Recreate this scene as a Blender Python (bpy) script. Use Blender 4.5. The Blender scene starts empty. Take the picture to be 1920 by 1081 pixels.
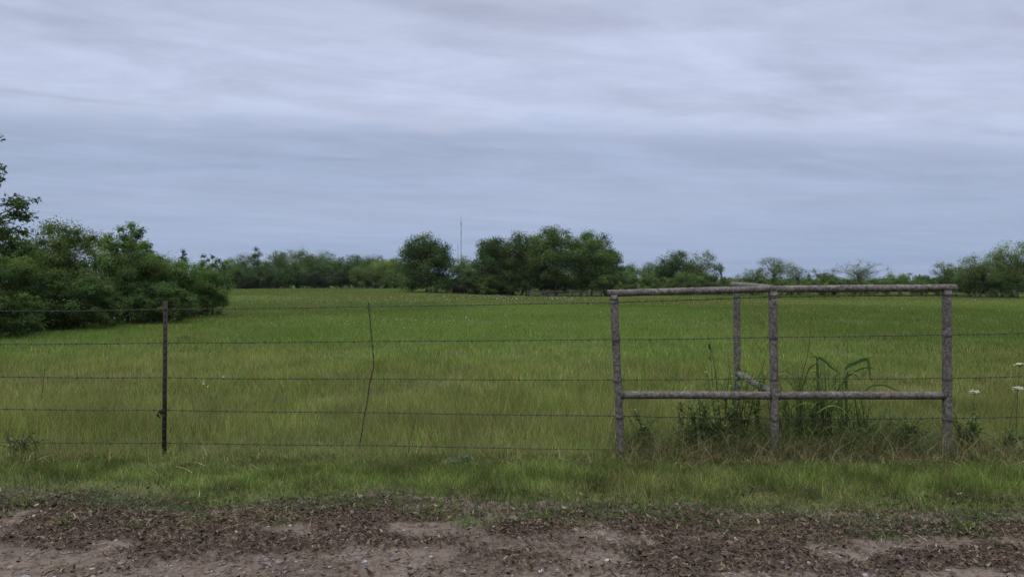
import bpy, math, random
import numpy as np
from mathutils import Vector

# ------------------------------------------------------------------ camera
sc = bpy.context.scene
COL = sc.collection
F = 1387.0            # focal length of the photograph in its own pixels (1920 wide)
CX, HY = 960.0, 528.0 # centre column, horizon row
EYE = 1.47
cam_d = bpy.data.cameras.new("camera")
cam_d.sensor_width = 36.0
cam_d.lens = 36.0 * F / 1920.0
cam_d.shift_y = -(540.5 - HY) / 1920.0
cam_d.clip_start = 0.05
cam_d.clip_end = 8000.0
cam = bpy.data.objects.new("camera", cam_d)
COL.objects.link(cam)
cam.location = (0, 0, EYE)
cam.rotation_euler = (math.radians(90), 0, 0)
sc.camera = cam

# ------------------------------------------------------------------ exposure / render
sc.render.engine = "CYCLES"
sc.view_settings.view_transform = "Standard"
sc.view_settings.look = "None"
sc.view_settings.exposure = 0.0
sc.view_settings.gamma = 1.0
sc.cycles.max_bounces = 5
sc.cycles.diffuse_bounces = 3
sc.cycles.glossy_bounces = 2
sc.cycles.transmission_bounces = 3
sc.cycles.transparent_max_bounces = 4
sc.cycles.caustics_reflective = False
sc.cycles.caustics_refractive = False
sc.cycles.use_denoising = True
sc.cycles.denoiser = 'OPENIMAGEDENOISE'
sc.cycles.denoising_input_passes = 'RGB_ALBEDO_NORMAL'
sc.cycles.denoising_prefilter = 'ACCURATE'


def lin(r, g, b):
    def f(c):
        c /= 255.0
        return c / 12.92 if c <= 0.04045 else ((c + 0.055) / 1.055) ** 2.4
    return (f(r), f(g), f(b))


class NT:
    """Small helper round a node tree."""
    def __init__(self, nt):
        self.nt = nt
        nt.nodes.clear()

    def n(self, kind, **kw):
        nd = self.nt.nodes.new(kind)
        for k, v in kw.items():
            setattr(nd, k, v)
        return nd

    def l(self, a, b):
        self.nt.links.new(a, b)

    def val(self, sock, v):
        if hasattr(v, "is_output"):
            self.l(v, sock)
        else:
            sock.default_value = v

    def math(self, op, a, b=0.0, c=None, clamp=False):
        nd = self.n("ShaderNodeMath", operation=op)
        nd.use_clamp = clamp
        self.val(nd.inputs[0], a)
        self.val(nd.inputs[1], b)
        if c is not None:
            self.val(nd.inputs[2], c)
        return nd.outputs[0]

    def mix(self, fac, a, b, blend="MIX"):
        nd = self.n("ShaderNodeMix", data_type="RGBA", blend_type=blend)
        self.val(nd.inputs[0], fac)
        for i, v in ((6, a), (7, b)):
            if not hasattr(v, "is_output"):
                v = tuple(v)[:3] + (1.0,)
            self.val(nd.inputs[i], v)
        return nd.outputs[2]

    def ramp(self, fac, stops, interp="LINEAR"):
        nd = self.n("ShaderNodeValToRGB")
        cr = nd.color_ramp
        cr.interpolation = interp
        while len(cr.elements) > 1:
            cr.elements.remove(cr.elements[-1])
        for i, (p, c) in enumerate(stops):
            e = cr.elements[0] if i == 0 else cr.elements.new(p)
            e.position = p
            if not hasattr(c, "__len__"):
                c = (c, c, c)
            e.color = tuple(c)[:3] + (1.0,)
        self.val(nd.inputs[0], fac)
        return nd.outputs[0]

    def noise(self, vec, scale, detail=4.0, rough=0.55, dist=0.0):
        nd = self.n("ShaderNodeTexNoise")
        self.val(nd.inputs["Vector"], vec)
        nd.inputs["Scale"].default_value = scale
        nd.inputs["Detail"].default_value = detail
        nd.inputs["Roughness"].default_value = rough
        nd.inputs["Distortion"].default_value = dist
        return nd.outputs[0]


HAZE = 0.00008

# ------------------------------------------------------------------ sky: overcast cloud sheet under a Nishita sky
SUN_EL, SUN_AZ = math.radians(58), math.radians(205)
world = bpy.data.worlds.new("World")
sc.world = world
world.use_nodes = True
W = NT(world.node_tree)
tc = W.n("ShaderNodeTexCoord")
sep = W.n("ShaderNodeSeparateXYZ")
W.l(tc.outputs["Generated"], sep.inputs[0])
z = W.math("MAXIMUM", sep.outputs[2], 0.0)
zc = W.math("ADD", z, 0.035)
px = W.math("DIVIDE", sep.outputs[0], zc)
py = W.math("DIVIDE", sep.outputs[1], zc)
comb = W.n("ShaderNodeCombineXYZ")
W.l(W.math("MULTIPLY", px, 0.55), comb.inputs[0])
W.l(py, comb.inputs[1])
plane = comb.outputs[0]
base = W.ramp(z, [(0.0, lin(139, 160, 195)), (0.035, lin(151, 172, 205)), (0.075, lin(163, 182, 213)),
                  (0.13, lin(179, 194, 224)), (0.19, lin(195, 206, 232)), (0.27, lin(192, 202, 228)), (0.36, lin(189, 199, 223)),
                  (0.7, lin(206, 210, 220)), (1.0, lin(216, 217, 221))])
rot = W.n("ShaderNodeMapping")
rot.inputs["Rotation"].default_value = (0, 0, math.radians(34))
W.l(plane, rot.inputs[0])
rot2 = W.n("ShaderNodeMapping")
rot2.inputs["Scale"].default_value = (1.5, 0.5, 1.0)
W.l(rot.outputs[0], rot2.inputs[0])
n1 = W.noise(plane, 0.55, 6.0, 0.6, 0.6)
n2 = W.noise(rot2.outputs[0], 1.25, 8.0, 0.6, 0.8)
n3 = W.noise(plane, 0.2, 3.0, 0.5, 0.3)
n4 = W.noise(plane, 2.1, 8.0, 0.66, 0.5)
# edge of the darker, more distant cloud sheet
edge = W.math("SUBTRACT", W.math("MULTIPLY_ADD", px, -0.137, py), 4.0)
edge = W.math("MULTIPLY_ADD", W.math("SUBTRACT", n4, 0.5), 1.5, edge)
edge = W.math("MULTIPLY_ADD", W.math("SUBTRACT", n2, 0.5), 0.9, edge)
ed = W.n("ShaderNodeMapRange", interpolation_type="SMOOTHSTEP")
W.l(edge, ed.inputs[0]); ed.inputs[1].default_value = -0.2; ed.inputs[2].default_value = 0.42
m_edge = ed.outputs[0]
m_far = W.math("SUBTRACT", 1.0, W.math("MULTIPLY", W.math("SUBTRACT", py, 6.0), 0.13, clamp=True))
m_dark = W.math("MULTIPLY", m_edge, W.math("MAXIMUM", m_far, 0.0), clamp=True)
c1 = W.mix(W.math("MULTIPLY", m_dark, 0.92), base, lin(163, 179, 208))
mott = W.math("MULTIPLY_ADD", W.math("SUBTRACT", n1, 0.5), 0.30, 1.0)
mott = W.math("MULTIPLY_ADD", W.math("SUBTRACT", n2, 0.5), 0.7, mott)
mott = W.math("MULTIPLY_ADD", W.math("SUBTRACT", n3, 0.5), 0.40, mott)
mott = W.math("MULTIPLY_ADD", W.math("SUBTRACT", n4, 0.5), 0.6, mott)
calm = W.math("DIVIDE", 3.6, W.math("MAXIMUM", py, 3.0), clamp=True)
mott = W.math("MULTIPLY_ADD", W.math("SUBTRACT", mott, 1.0), calm, 1.0)
c2 = W.mix(1.0, c1, mott, "MULTIPLY")
# faint lavender patches
c3 = W.mix(W.math("MULTIPLY", W.math("MULTIPLY_ADD", n3, 2.6, -0.95, clamp=True), 0.3), c2, lin(194, 196, 225))
# an overcast sky is brightest overhead
zen = W.n("ShaderNodeMapRange", interpolation_type="SMOOTHSTEP")
W.l(z, zen.inputs[0]); zen.inputs[1].default_value = 0.36; zen.inputs[2].default_value = 0.95
zen.inputs[3].default_value = 1.0; zen.inputs[4].default_value = 3.0
sky = W.n("ShaderNodeTexSky")
sky.sky_type = "NISHITA"
sky.sun_disc = False
sky.sun_elevation = SUN_EL
sky.sun_rotation = SUN_AZ
b_sky = W.n("ShaderNodeBackground")
W.l(sky.outputs[0], b_sky.inputs[0])
b_sky.inputs[1].default_value = 0.05
b_cl = W.n("ShaderNodeBackground")
W.l(c3, b_cl.inputs[0])
W.l(zen.outputs[0], b_cl.inputs[1])
mx = W.n("ShaderNodeMixShader")
mx.inputs[0].default_value = 0.96
W.l(b_sky.outputs[0], mx.inputs[1])
W.l(b_cl.outputs[0], mx.inputs[2])
wo = W.n("ShaderNodeOutputWorld")
W.l(mx.outputs[0], wo.inputs[0])

sun_d = bpy.data.lights.new("sun", "SUN")
sun_d.energy = 1.3
sun_d.angle = math.radians(40)
sun_d.color = (1.0, 0.93, 0.82)
sun = bpy.data.objects.new("sun", sun_d)
COL.objects.link(sun)
sd = Vector((math.sin(SUN_AZ) * math.cos(SUN_EL), math.cos(SUN_AZ) * math.cos(SUN_EL), math.sin(SUN_EL)))
sun.rotation_euler = sd.to_track_quat("Z", "Y").to_euler()

# ------------------------------------------------------------------ helpers
RNG = np.random.default_rng(7)


def hash2(ix, iy, seed):
    h = (ix.astype(np.int64) * 374761393 + iy.astype(np.int64) * 668265263 + seed * 974634777) & 0xFFFFFFFF
    h = ((h ^ (h >> 13)) * 1274126177) & 0xFFFFFFFF
    h = (h ^ (h >> 16)) & 0xFFFFFF
    return h / float(0xFFFFFF)


def vnoise(x, y, seed=0):
    x = np.asarray(x, float); y = np.asarray(y, float)
    ix, iy = np.floor(x), np.floor(y)
    fx, fy = x - ix, y - iy
    fx = fx * fx * (3 - 2 * fx); fy = fy * fy * (3 - 2 * fy)
    a = hash2(ix, iy, seed); b = hash2(ix + 1, iy, seed)
    c = hash2(ix, iy + 1, seed); d = hash2(ix + 1, iy + 1, seed)
    return (a * (1 - fx) + b * fx) * (1 - fy) + (c * (1 - fx) + d * fx) * fy


def fbm(x, y, seed=0, oct=4):
    t = 0; amp = 0.5; s = 0
    for i in range(oct):
        t = t + amp * vnoise(np.asarray(x) * 2 ** i, np.asarray(y) * 2 ** i, seed + i)
        s += amp; amp *= 0.5
    return t / s


def sstep(a, b, x):
    t = np.clip((np.asarray(x, float) - a) / (b - a), 0, 1)
    return t * t * (3 - 2 * t)


def road_edge(x):
    """y of the ragged edge between the dirt road and the grass verge"""
    x = np.asarray(x, float)
    return 4.66 - 0.075 * x + 0.46 * (fbm(x * 0.9, 0 * x + 3.3, 11, 4) - 0.5) + 0.30 * (fbm(x * 4.1, 0 * x, 5, 3) - 0.5)


def ground_z(x, y):
    x = np.asarray(x, float); y = np.asarray(y, float)
    z = 0.05 * (fbm(x * 0.35, y * 0.35, 21, 3) - 0.5) * sstep(5, 9, y)
    z = z + 0.30 * np.exp(-((x + 30) / 24.0) ** 2 - ((y - 118) / 40.0) ** 2)
    z = z - 0.42 * sstep(-16, 6, x) * sstep(35, 88, y)
    z = z - 6.5 * sstep(135, 420, y)
    inroad = sstep(-0.5, -0.2, road_edge(x) - y) * sstep(-3.4, -3.0, y)
    z = z - 0.085 * inroad
    z = z - 0.035 * np.exp(-((y - 6.2) / 0.55) ** 2)
    return z


def gz(x, y):
    return float(ground_z(np.array([x]), np.array([y]))[0])


def wx(px_, d):
    return (px_ - CX) / F * d


def wz(py_, d):
    return EYE - (py_ - HY) / F * d


def make_mesh(name, verts, faces, tint=None, smooth=False):
    verts = np.asarray(verts, np.float32)
    me = bpy.data.meshes.new(name)
    me.vertices.add(len(verts))
    me.vertices.foreach_set("co", verts.ravel())
    if isinstance(faces, np.ndarray):
        k = faces.shape[1]
        me.loops.add(faces.size)
        me.loops.foreach_set("vertex_index", faces.astype(np.int32).ravel())
        me.polygons.add(len(faces))
        me.polygons.foreach_set("loop_start", np.arange(0, faces.size, k, dtype=np.int32))
        nf = len(faces)
    else:
        tot = [len(f) for f in faces]
        me.loops.add(sum(tot))
        me.loops.foreach_set("vertex_index", np.array([i for f in faces for i in f], np.int32))
        me.polygons.add(len(faces))
        st = np.concatenate([[0], np.cumsum(tot)[:-1]]).astype(np.int32)
        me.polygons.foreach_set("loop_start", st)
        nf = len(faces)
    if smooth:
        me.polygons.foreach_set("use_smooth", np.ones(nf, bool))
    if tint is not None:
        a = me.attributes.new("tint", "FLOAT_COLOR", "POINT")
        t = np.ones((len(verts), 4), np.float32)
        t[:, :3] = tint
        a.data.foreach_set("color", t.ravel())
    me.update(calc_edges=True)
    return me


def link(name, me, mat=None, parent=None, loc=None):
    o = bpy.data.objects.new(name, me)
    COL.objects.link(o)
    if mat is not None and me is not None and len(me.materials) == 0:
        me.materials.append(mat)
    if parent is not None:
        o.parent = parent
    if loc is not None:
        o.location = loc
    return o


def tag(o, label=None, cat=None, group=None, kind=None):
    if label: o["label"] = label
    if cat: o["category"] = cat
    if group: o["group"] = group
    if kind: o["kind"] = kind
    return o


def thing(name, label, cat, loc, group=None):
    o = link(name, None, loc=loc)
    return tag(o, label, cat, group)


class MB:
    """collects shapes into one mesh"""
    def __init__(self):
        self.v = []; self.f = []; self.t = []; self.n = 0

    def add(self, v, f, tint=None):
        v = np.asarray(v, float)
        self.v.append(v)
        self.f += [tuple(int(i) + self.n for i in q) for q in f]
        t = np.ones((len(v), 3)) if tint is None else np.broadcast_to(np.asarray(tint, float), (len(v), 3))
        self.t.append(t)
        self.n += len(v)

    def tube(self, pts, radii, ns=8, cap=True, tint=None):
        pts = np.asarray(pts, float)
        m = len(pts)
        radii = np.broadcast_to(np.asarray(radii, float), (m,))
        tang = np.gradient(pts, axis=0)
        tang /= np.linalg.norm(tang, axis=1)[:, None] + 1e-12
        t0 = tang[0]
        ref = np.array([1.0, 0, 0]) if abs(t0[0]) < 0.8 else np.array([0, 1.0, 0])
        u = ref - t0 * ref.dot(t0); u /= np.linalg.norm(u)
        V = []
        ang = np.linspace(0, 2 * math.pi, ns, endpoint=False)
        for i in range(m):
            u = u - tang[i] * u.dot(tang[i]); u /= np.linalg.norm(u) + 1e-12
            w = np.cross(tang[i], u)
            V.append(pts[i] + radii[i] * (np.cos(ang)[:, None] * u + np.sin(ang)[:, None] * w))
        V = np.concatenate(V)
        Fc = []
        for i in range(m - 1):
            for j in range(ns):
                k = (j + 1) % ns
                Fc.append((i * ns + j, i * ns + k, (i + 1) * ns + k, (i + 1) * ns + j))
        if cap:
            Fc.append(tuple(range(ns - 1, -1, -1)))
            Fc.append(tuple(range((m - 1) * ns, m * ns)))
        self.add(V, Fc, tint)

    def box(self, c, s, tint=None):
        c = np.asarray(c, float); s = np.asarray(s, float) / 2
        V = np.array([[x, y, z] for x in (-1, 1) for y in (-1, 1) for z in (-1, 1)], float) * s + c
        Fc = [(0, 1, 3, 2), (4, 6, 7, 5), (0, 4, 5, 1), (2, 3, 7, 6), (0, 2, 6, 4), (1, 5, 7, 3)]
        self.add(V, Fc, tint)

    def ribbon(self, pts, widths, side, tint=None, fold=0.0):
        """leaf blade along pts with a folded midrib"""
        pts = np.asarray(pts, float); m = len(pts)
        widths = np.asarray(widths, float)
        tang = np.gradient(pts, axis=0)
        V = []
        sides = np.broadcast_to(np.asarray(side, float), (m, 3))
        for i in range(m):
            side = sides[i] / (np.linalg.norm(sides[i]) + 1e-9)
            nrm = np.cross(side, tang[i]); nrm /= np.linalg.norm(nrm) + 1e-9
            V += [pts[i] - side * widths[i] / 2 + nrm * fold * widths[i], pts[i], pts[i] + side * widths[i] / 2 + nrm * fold * widths[i]]
        Fc = []
        for i in range(m - 1):
            for j in (0, 1):
                a = i * 3 + j
                Fc.append((a, a + 1, a + 4, a + 3))
        self.add(V, Fc, tint)

    def mesh(self, name, smooth=False):
        return make_mesh(name, np.concatenate(self.v), self.f, np.concatenate(self.t), smooth)

    def build(self, name, mat, parent=None, loc=None, smooth=False):
        return link(name, self.mesh(name, smooth), mat, parent, loc)


# ------------------------------------------------------------------ materials
def new_mat(name):
    m = bpy.data.materials.new(name)
    m.use_nodes = True
    return m, NT(m.node_tree)


def foliage_mat(name, trans=0.3, rough=0.55, spec=0.25):
    m, N = new_mat(name)
    at = N.n("ShaderNodeAttribute"); at.attribute_name = "tint"
    p = N.n("ShaderNodeBsdfPrincipled")
    N.l(at.outputs["Color"], p.inputs["Base Color"])
    p.inputs["Roughness"].default_value = rough
    p.inputs["Specular IOR Level"].default_value = spec
    t = N.n("ShaderNodeBsdfTranslucent")
    tcol = N.mix(1.0, at.outputs["Color"], (1.25, 1.35, 0.6), "MULTIPLY")
    N.l(tcol, t.inputs[0])
    mxs = N.n("ShaderNodeMixShader"); mxs.inputs[0].default_value = trans
    N.l(p.outputs[0], mxs.inputs[1]); N.l(t.outputs[0], mxs.inputs[2])
    o = N.n("ShaderNodeOutputMaterial"); N.l(mxs.outputs[0], o.inputs[0])
    return m


M_LEAF = foliage_mat("tree_leaves", 0.38, 0.75, 0.1)
M_GRASS = foliage_mat("grass_blades", 0.35, 0.75, 0.1)
M_DRY = foliage_mat("dry_plant", 0.15, 0.8, 0.1)
M_WEED = foliage_mat("weed_leaves", 0.35, 0.8, 0.08)
M_FLOWER = foliage_mat("petals", 0.25, 0.7, 0.1)


def rough_mat(name, stops, scale, rough=0.85, bump=0.3, bscale=None, spec=0.2, stretch=(1, 1, 1), detail=6.0, metal=0.0):
    m, N = new_mat(name)
    tc_ = N.n("ShaderNodeTexCoord")
    mp = N.n("ShaderNodeMapping"); mp.inputs["Scale"].default_value = stretch
    N.l(tc_.outputs["Object"], mp.inputs[0])
    v = mp.outputs[0]
    n = N.noise(v, scale, detail, 0.62)
    col = N.ramp(n, stops)
    p = N.n("ShaderNodeBsdfPrincipled")
    N.l(col, p.inputs["Base Color"])
    p.inputs["Roughness"].default_value = rough
    p.inputs["Specular IOR Level"].default_value = spec
    p.inputs["Metallic"].default_value = metal
    b = N.n("ShaderNodeBump"); b.inputs["Strength"].default_value = bump
    b.inputs["Distance"].default_value = 0.02
    N.l(N.noise(v, bscale or scale * 3, 5.0, 0.6), b.inputs["Height"])
    N.l(b.outputs[0], p.inputs["Normal"])
    o = N.n("ShaderNodeOutputMaterial"); N.l(p.outputs[0], o.inputs[0])
    return m


M_BARK = rough_mat("bark", [(0.3, (0.035, 0.03, 0.025)), (0.7, (0.10, 0.09, 0.075))], 6.0, 0.95, 0.6, stretch=(1, 1, 0.3))
M_FIELD = rough_mat("field_soil", [(0.25, (0.058, 0.074, 0.024)), (0.5, (0.082, 0.096, 0.036)), (0.8, (0.125, 0.115, 0.06))], 0.6, 1.0, 0.4, 30.0, 0.05)
M_STEEL_DARK = rough_mat("post_steel", [(0.3, (0.018, 0.016, 0.014)), (0.55, (0.035, 0.03, 0.026)), (0.75, (0.075, 0.05, 0.035))], 18.0, 0.75, 0.2, spec=0.15)
M_WIRE = rough_mat("rusty_wire", [(0.3, (0.02, 0.017, 0.016)), (0.7, (0.055, 0.045, 0.04))], 25.0, 0.65, 0.1, spec=0.4)
M_SHED = rough_mat("weathered_planks", [(0.3, (0.03, 0.026, 0.023)), (0.7, (0.085, 0.078, 0.07))], 3.0, 0.95, 0.4, stretch=(4, 4, 0.3))
M_ROOF = rough_mat("rusty_sheet_roof", [(0.3, (0.06, 0.045, 0.04)), (0.7, (0.14, 0.12, 0.11))], 2.0, 0.8, 0.2)
M_OPEN_SHADE = rough_mat("opening_shade", [(0.3, (0.01, 0.01, 0.01)), (0.7, (0.02, 0.02, 0.02))], 2.0, 1.0, 0.1)  # near-black colour standing in for the shade inside openings
M_MAST = rough_mat("mast_paint", [(0.3, (0.13, 0.125, 0.13)), (0.7, (0.2, 0.185, 0.185))], 0.3, 0.7, 0.0)


def pipe_mat():
    m, N = new_mat("weathered_pipe")
    tc_ = N.n("ShaderNodeTexCoord")
    v = tc_.outputs["Object"]
    n1 = N.noise(v, 9.0, 6.0, 0.65)
    n2 = N.noise(v, 38.0, 6.0, 0.72, 0.4)
    n3 = N.noise(v, 60.0, 4.0, 0.65, 0.4)
    col = N.ramp(n1, [(0.3, (0.078, 0.067, 0.056)), (0.5, (0.125, 0.114, 0.10)), (0.7, (0.185, 0.175, 0.158))])
    dark = N.ramp(n2, [(0.46, 0.0), (0.56, 1.0)])
    col = N.mix(N.math("MULTIPLY", dark, 0.75), col, (0.026, 0.02, 0.017))
    pale = N.ramp(n3, [(0.56, 0.0), (0.64, 1.0)])
    col = N.mix(N.math("MULTIPLY", pale, 0.45), col, (0.30, 0.29, 0.27))
    rust = N.ramp(N.noise(v, 3.3, 4.0, 0.6), [(0.52, 0.0), (0.72, 1.0)])
    col = N.mix(N.math("MULTIPLY", rust, 0.45), col, (0.075, 0.045, 0.035))
    p = N.n("ShaderNodeBsdfPrincipled")
    N.l(col, p.inputs["Base Color"])
    p.inputs["Roughness"].default_value = 0.72
    p.inputs["Specular IOR Level"].default_value = 0.3
    b = N.n("ShaderNodeBump"); b.inputs["Strength"].default_value = 0.5
    b.inputs["Distance"].default_value = 0.004
    N.l(n2, b.inputs["Height"])
    N.l(b.outputs[0], p.inputs["Normal"])
    o = N.n("ShaderNodeOutputMaterial"); N.l(p.outputs[0], o.inputs[0])
    return m


M_PIPE = pipe_mat()


def road_mat():
    m, N = new_mat("dirt_road")
    tc_ = N.n("ShaderNodeTexCoord")
    v = tc_.outputs["Object"]
    n1 = N.noise(v, 1.3, 5.0, 0.6)
    n2 = N.noise(v, 22.0, 6.0, 0.65)
    n3 = N.noise(v, 160.0, 3.0, 0.6)
    col = N.ramp(n1, [(0.3, (0.105, 0.082, 0.065)), (0.55, (0.155, 0.124, 0.10)), (0.75, (0.20, 0.166, 0.138))])
    col = N.mix(N.ramp(n2, [(0.46, 0.0), (0.6, 0.75)]), col, (0.075, 0.054, 0.043))
    col = N.mix(N.ramp(n3, [(0.62, 0.0), (0.7, 0.6)]), col, (0.3, 0.28, 0.27))
    p = N.n("ShaderNodeBsdfPrincipled")
    N.l(col, p.inputs["Base Color"])
    p.inputs["Roughness"].default_value = 0.95
    p.inputs["Specular IOR Level"].default_value = 0.1
    b = N.n("ShaderNodeBump"); b.inputs["Strength"].default_value = 1.0
    b.inputs["Distance"].default_value = 0.01
    N.l(N.math("MULTIPLY_ADD", n3, 0.35, n2), b.inputs["Height"])
    N.l(b.outputs[0], p.inputs["Normal"])
    o = N.n("ShaderNodeOutputMaterial"); N.l(p.outputs[0], o.inputs[0])
    return m


M_ROAD = road_mat()


def tinted_mat(name, rough=0.8, scale=40.0, bump=0.3):
    m, N = new_mat(name)
    at = N.n("ShaderNodeAttribute"); at.attribute_name = "tint"
    tc_ = N.n("ShaderNodeTexCoord")
    n = N.noise(tc_.outputs["Object"], scale, 5.0, 0.6)
    col = N.mix(1.0, at.outputs["Color"], N.ramp(n, [(0.3, 0.7), (0.7, 1.3)]), "MULTIPLY")
    p = N.n("ShaderNodeBsdfPrincipled")
    N.l(col, p.inputs["Base Color"])
    p.inputs["Roughness"].default_value = rough
    p.inputs["Specular IOR Level"].default_value = 0.2
    b = N.n("ShaderNodeBump"); b.inputs["Strength"].default_value = bump
    b.inputs["Distance"].default_value = 0.005
    N.l(n, b.inputs["Height"]); N.l(b.outputs[0], p.inputs["Normal"])
    o = N.n("ShaderNodeOutputMaterial"); N.l(p.outputs[0], o.inputs[0])
    return m


M_STONE = tinted_mat("stone", 0.85, 60.0, 0.5)
M_LITTER = tinted_mat("dead_leaf", 0.9, 90.0, 0.2)

# ------------------------------------------------------------------ ground
def grid_mesh(name, xs, ys, zf, smooth=True):
    X, Y = np.meshgrid(xs, ys)
    Z = zf(X, Y)
    V = np.stack([X, Y, Z], -1).reshape(-1, 3)
    nx, ny = len(xs), len(ys)
    i = np.arange(nx - 1)[None, :] + (np.arange(ny - 1) * nx)[:, None]
    Fq = np.stack([i, i + 1, i + 1 + nx, i + nx], -1).reshape(-1, 4)
    return make_mesh(name, V, Fq, None, smooth)


def spaced(lo, hi, first, grow, big):
    out = [0.0]; s = first
    while out[-1] < hi:
        out.append(out[-1] + s); s = min(s * grow, big)
    return np.array(out)


xs = spaced(0, 3000, 0.12, 1.025, 120)
xs = np.concatenate([-xs[::-1], xs[1:]])
ys = 4.2 + spaced(0, 3000, 0.06, 1.02, 120)
ys = np.concatenate([np.linspace(-60, -4, 20), np.linspace(-3.5, 4.1, 30), ys])
tag(link("ground", grid_mesh("ground", xs, ys, ground_z), M_FIELD), kind="structure")


def road_z(x, y):
    z = -0.035 + 0.03 * (fbm(x * 1.1, y * 1.6, 41, 3) - 0.5) + 0.022 * (fbm(x * 9, y * 9, 45, 3) - 0.5) \
        + 0.017 * (fbm(x * 30, y * 30, 49, 2) - 0.5)
    return z - 0.10 * sstep(5.3, 5.75, y + 0.075 * x)


xs = np.arange(-6.0, 6.0, 0.014)
xs = np.concatenate([np.linspace(-90, -6.5, 60), xs, np.linspace(6.5, 90, 60)])
ys = np.concatenate([np.linspace(-3.2, 3.0, 24), np.arange(3.05, 6.1, 0.015)])
tag(link("dirt_road", grid_mesh("dirt_road", xs, ys, road_z), M_ROAD), kind="structure")

def surf_z(x, y):
    return np.maximum(road_z(x, y), ground_z(x, y))


# ------------------------------------------------------------------ grass
def blades(pos, h, w, lean, col, rng, segs=2, curl=1.0, head=None):
    """numpy strip blades; returns verts, quads, tint"""
    n = len(pos)
    a = rng.uniform(0, 2 * math.pi, n) if head is None else head
    f = rng.uniform(0, 2 * math.pi, n)
    side = np.stack([np.cos(f), np.sin(f), np.zeros(n)], 1)
    dirv = np.stack([np.cos(a), np.sin(a), np.zeros(n)], 1)
    V = []
    for s in range(segs + 1):
        t = s / segs
        c = pos + dirv * (lean * h * t ** (1 + curl))[:, None]
        c[:, 2] += h * t * np.sqrt(np.clip(1 - (lean * t * 0.6) ** 2, 0.1, 1))
        ww = w * (1 - t) ** 0.7 + w * 0.06
        V += [c - side * ww[:, None] / 2, c + side * ww[:, None] / 2]
    V = np.stack(V, 1)
    k = 2 * (segs + 1)
    q = np.array([[2 * s, 2 * s + 1, 2 * s + 3, 2 * s + 2] for s in range(segs)])
    Fq = (np.arange(n) * k)[:, None, None] + q[None]
    tint = np.repeat(col[:, None, :], k, 1)
    return V.reshape(-1, 3), Fq.reshape(-1, 4), tint.reshape(-1, 3)


def scatter(y0, y1, dens, margin=2.6, slope=0.72, rng=RNG):
    wmax = 2 * (slope * y1 + margin)
    n = int((y1 - y0) * wmax * dens)
    y = rng.uniform(y0, y1, n); x = rng.uniform(-wmax / 2, wmax / 2, n)
    k = np.abs(x) < slope * y + margin
    return x[k], y[k]


G_GREEN = np.array([0.096, 0.148, 0.036])
G_FRESH = np.array([0.115, 0.176, 0.038])
G_TAN = np.array([0.232, 0.198, 0.096])
G_DARK = np.array([0.068, 0.098, 0.036])


def mixc(a, b, t):
    return a * (1 - t[:, None]) + b * t[:, None]


def field_colour(x, y, rng):
    n = len(x)
    big = fbm(x * 0.16 + 0.02 * y, y * 0.10, 61, 4)
    dry = 0.46 * np.exp(-((y - 8.2) / 3.2) ** 2) + 0.24 * np.exp(-((y - 12.5) / 2.5) ** 2) + 0.24 * sstep(28, 60, y) + 0.03
    dry = dry + (1.5 - 0.7 * sstep(14, 30, y)) * (big - 0.5)
    dry = np.clip(dry, 0.04, 0.9)
    isdry = (rng.random(n) < dry).astype(float) * rng.uniform(0.5, 1.0, n)
    c = mixc(np.broadcast_to(G_GREEN, (n, 3)), np.broadcast_to(G_FRESH, (n, 3)), rng.random(n))
    fresh2 = sstep(0.45, 0.7, fbm(x * 0.07, y * 0.05, 71, 3))
    c = c * (0.85 + 0.35 * fresh2)[:, None]
    c = mixc(c, np.broadcast_to(G_TAN, (n, 3)), isdry)
    tuft = (fbm(x * 2.2, y * 1.6, 63, 3) - 0.5) * (1 - 0.75 * sstep(9, 24, y))
    c = c * np.exp(rng.normal(0, 1, n) * (0.34 - 0.14 * sstep(10, 30, y)) + 0.8 * tuft)[:, None]
    return c * (0.92 + 0.08 * sstep(8, 13, y))[:, None]


def collect(lst):
    v = []; f = []; t = []; n = 0
    for a, b, c in lst:
        v.append(a); f.append(b + n); t.append(c); n += len(a)
    return np.concatenate(v), np.concatenate(f), np.concatenate(t)


parts = []
for (y0, y1, dens, h0, h1, w0, segs) in [
    (6.15, 9.0, 2300, 0.08, 0.24, 0.0042, 2),
    (9.0, 14.0, 1100, 0.07, 0.18, 0.0065, 2),
    (14.0, 24.0, 420, 0.06, 0.15, 0.011, 2),
    (24.0, 48.0, 170, 0.06, 0.14, 0.022, 1),
    (48.0, 140.0, 26, 0.07, 0.16, 0.055, 1)]:
    x, y = scatter(y0, y1, dens)
    n = len(x)
    tall = np.where(y < 7.2, 0.85, 1.0) * (0.35 + 1.3 * fbm(x * 0.9, y * 0.9, 81, 3)) * (0.68 + 0.32 * sstep(6.4, 7.2, y))
    h = RNG.uniform(h0, h1, n) * tall
    pos = np.stack([x, y, ground_z(x, y) - 0.01], 1)
    parts.append(blades(pos, h, np.full(n, w0) * RNG.uniform(0.7, 1.3, n), RNG.uniform(0.1, 0.8, n), field_colour(x, y, RNG), RNG, segs))
x, y = scatter(6.5, 13, 30)
n = len(x)
k = RNG.random(n) < sstep(0.42, 0.62, fbm(x * 0.5, y * 0.4, 87, 3))
x, y = x[k], y[k]; n = len(x)
c = np.where((RNG.random(n) < 0.6)[:, None], np.array([0.26, 0.215, 0.12]), np.array([0.09, 0.115, 0.04])) * np.exp(RNG.normal(0, 0.3, n))[:, None]
pos = np.stack([x, y, ground_z(x, y)], 1)
parts.append(blades(pos, RNG.uniform(0.14, 0.32, n), np.clip(0.0004 * y, 0.0035, 0.012), RNG.uniform(0.05, 0.5, n), c, RNG, 3))
v, f, t = collect(parts)
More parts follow.
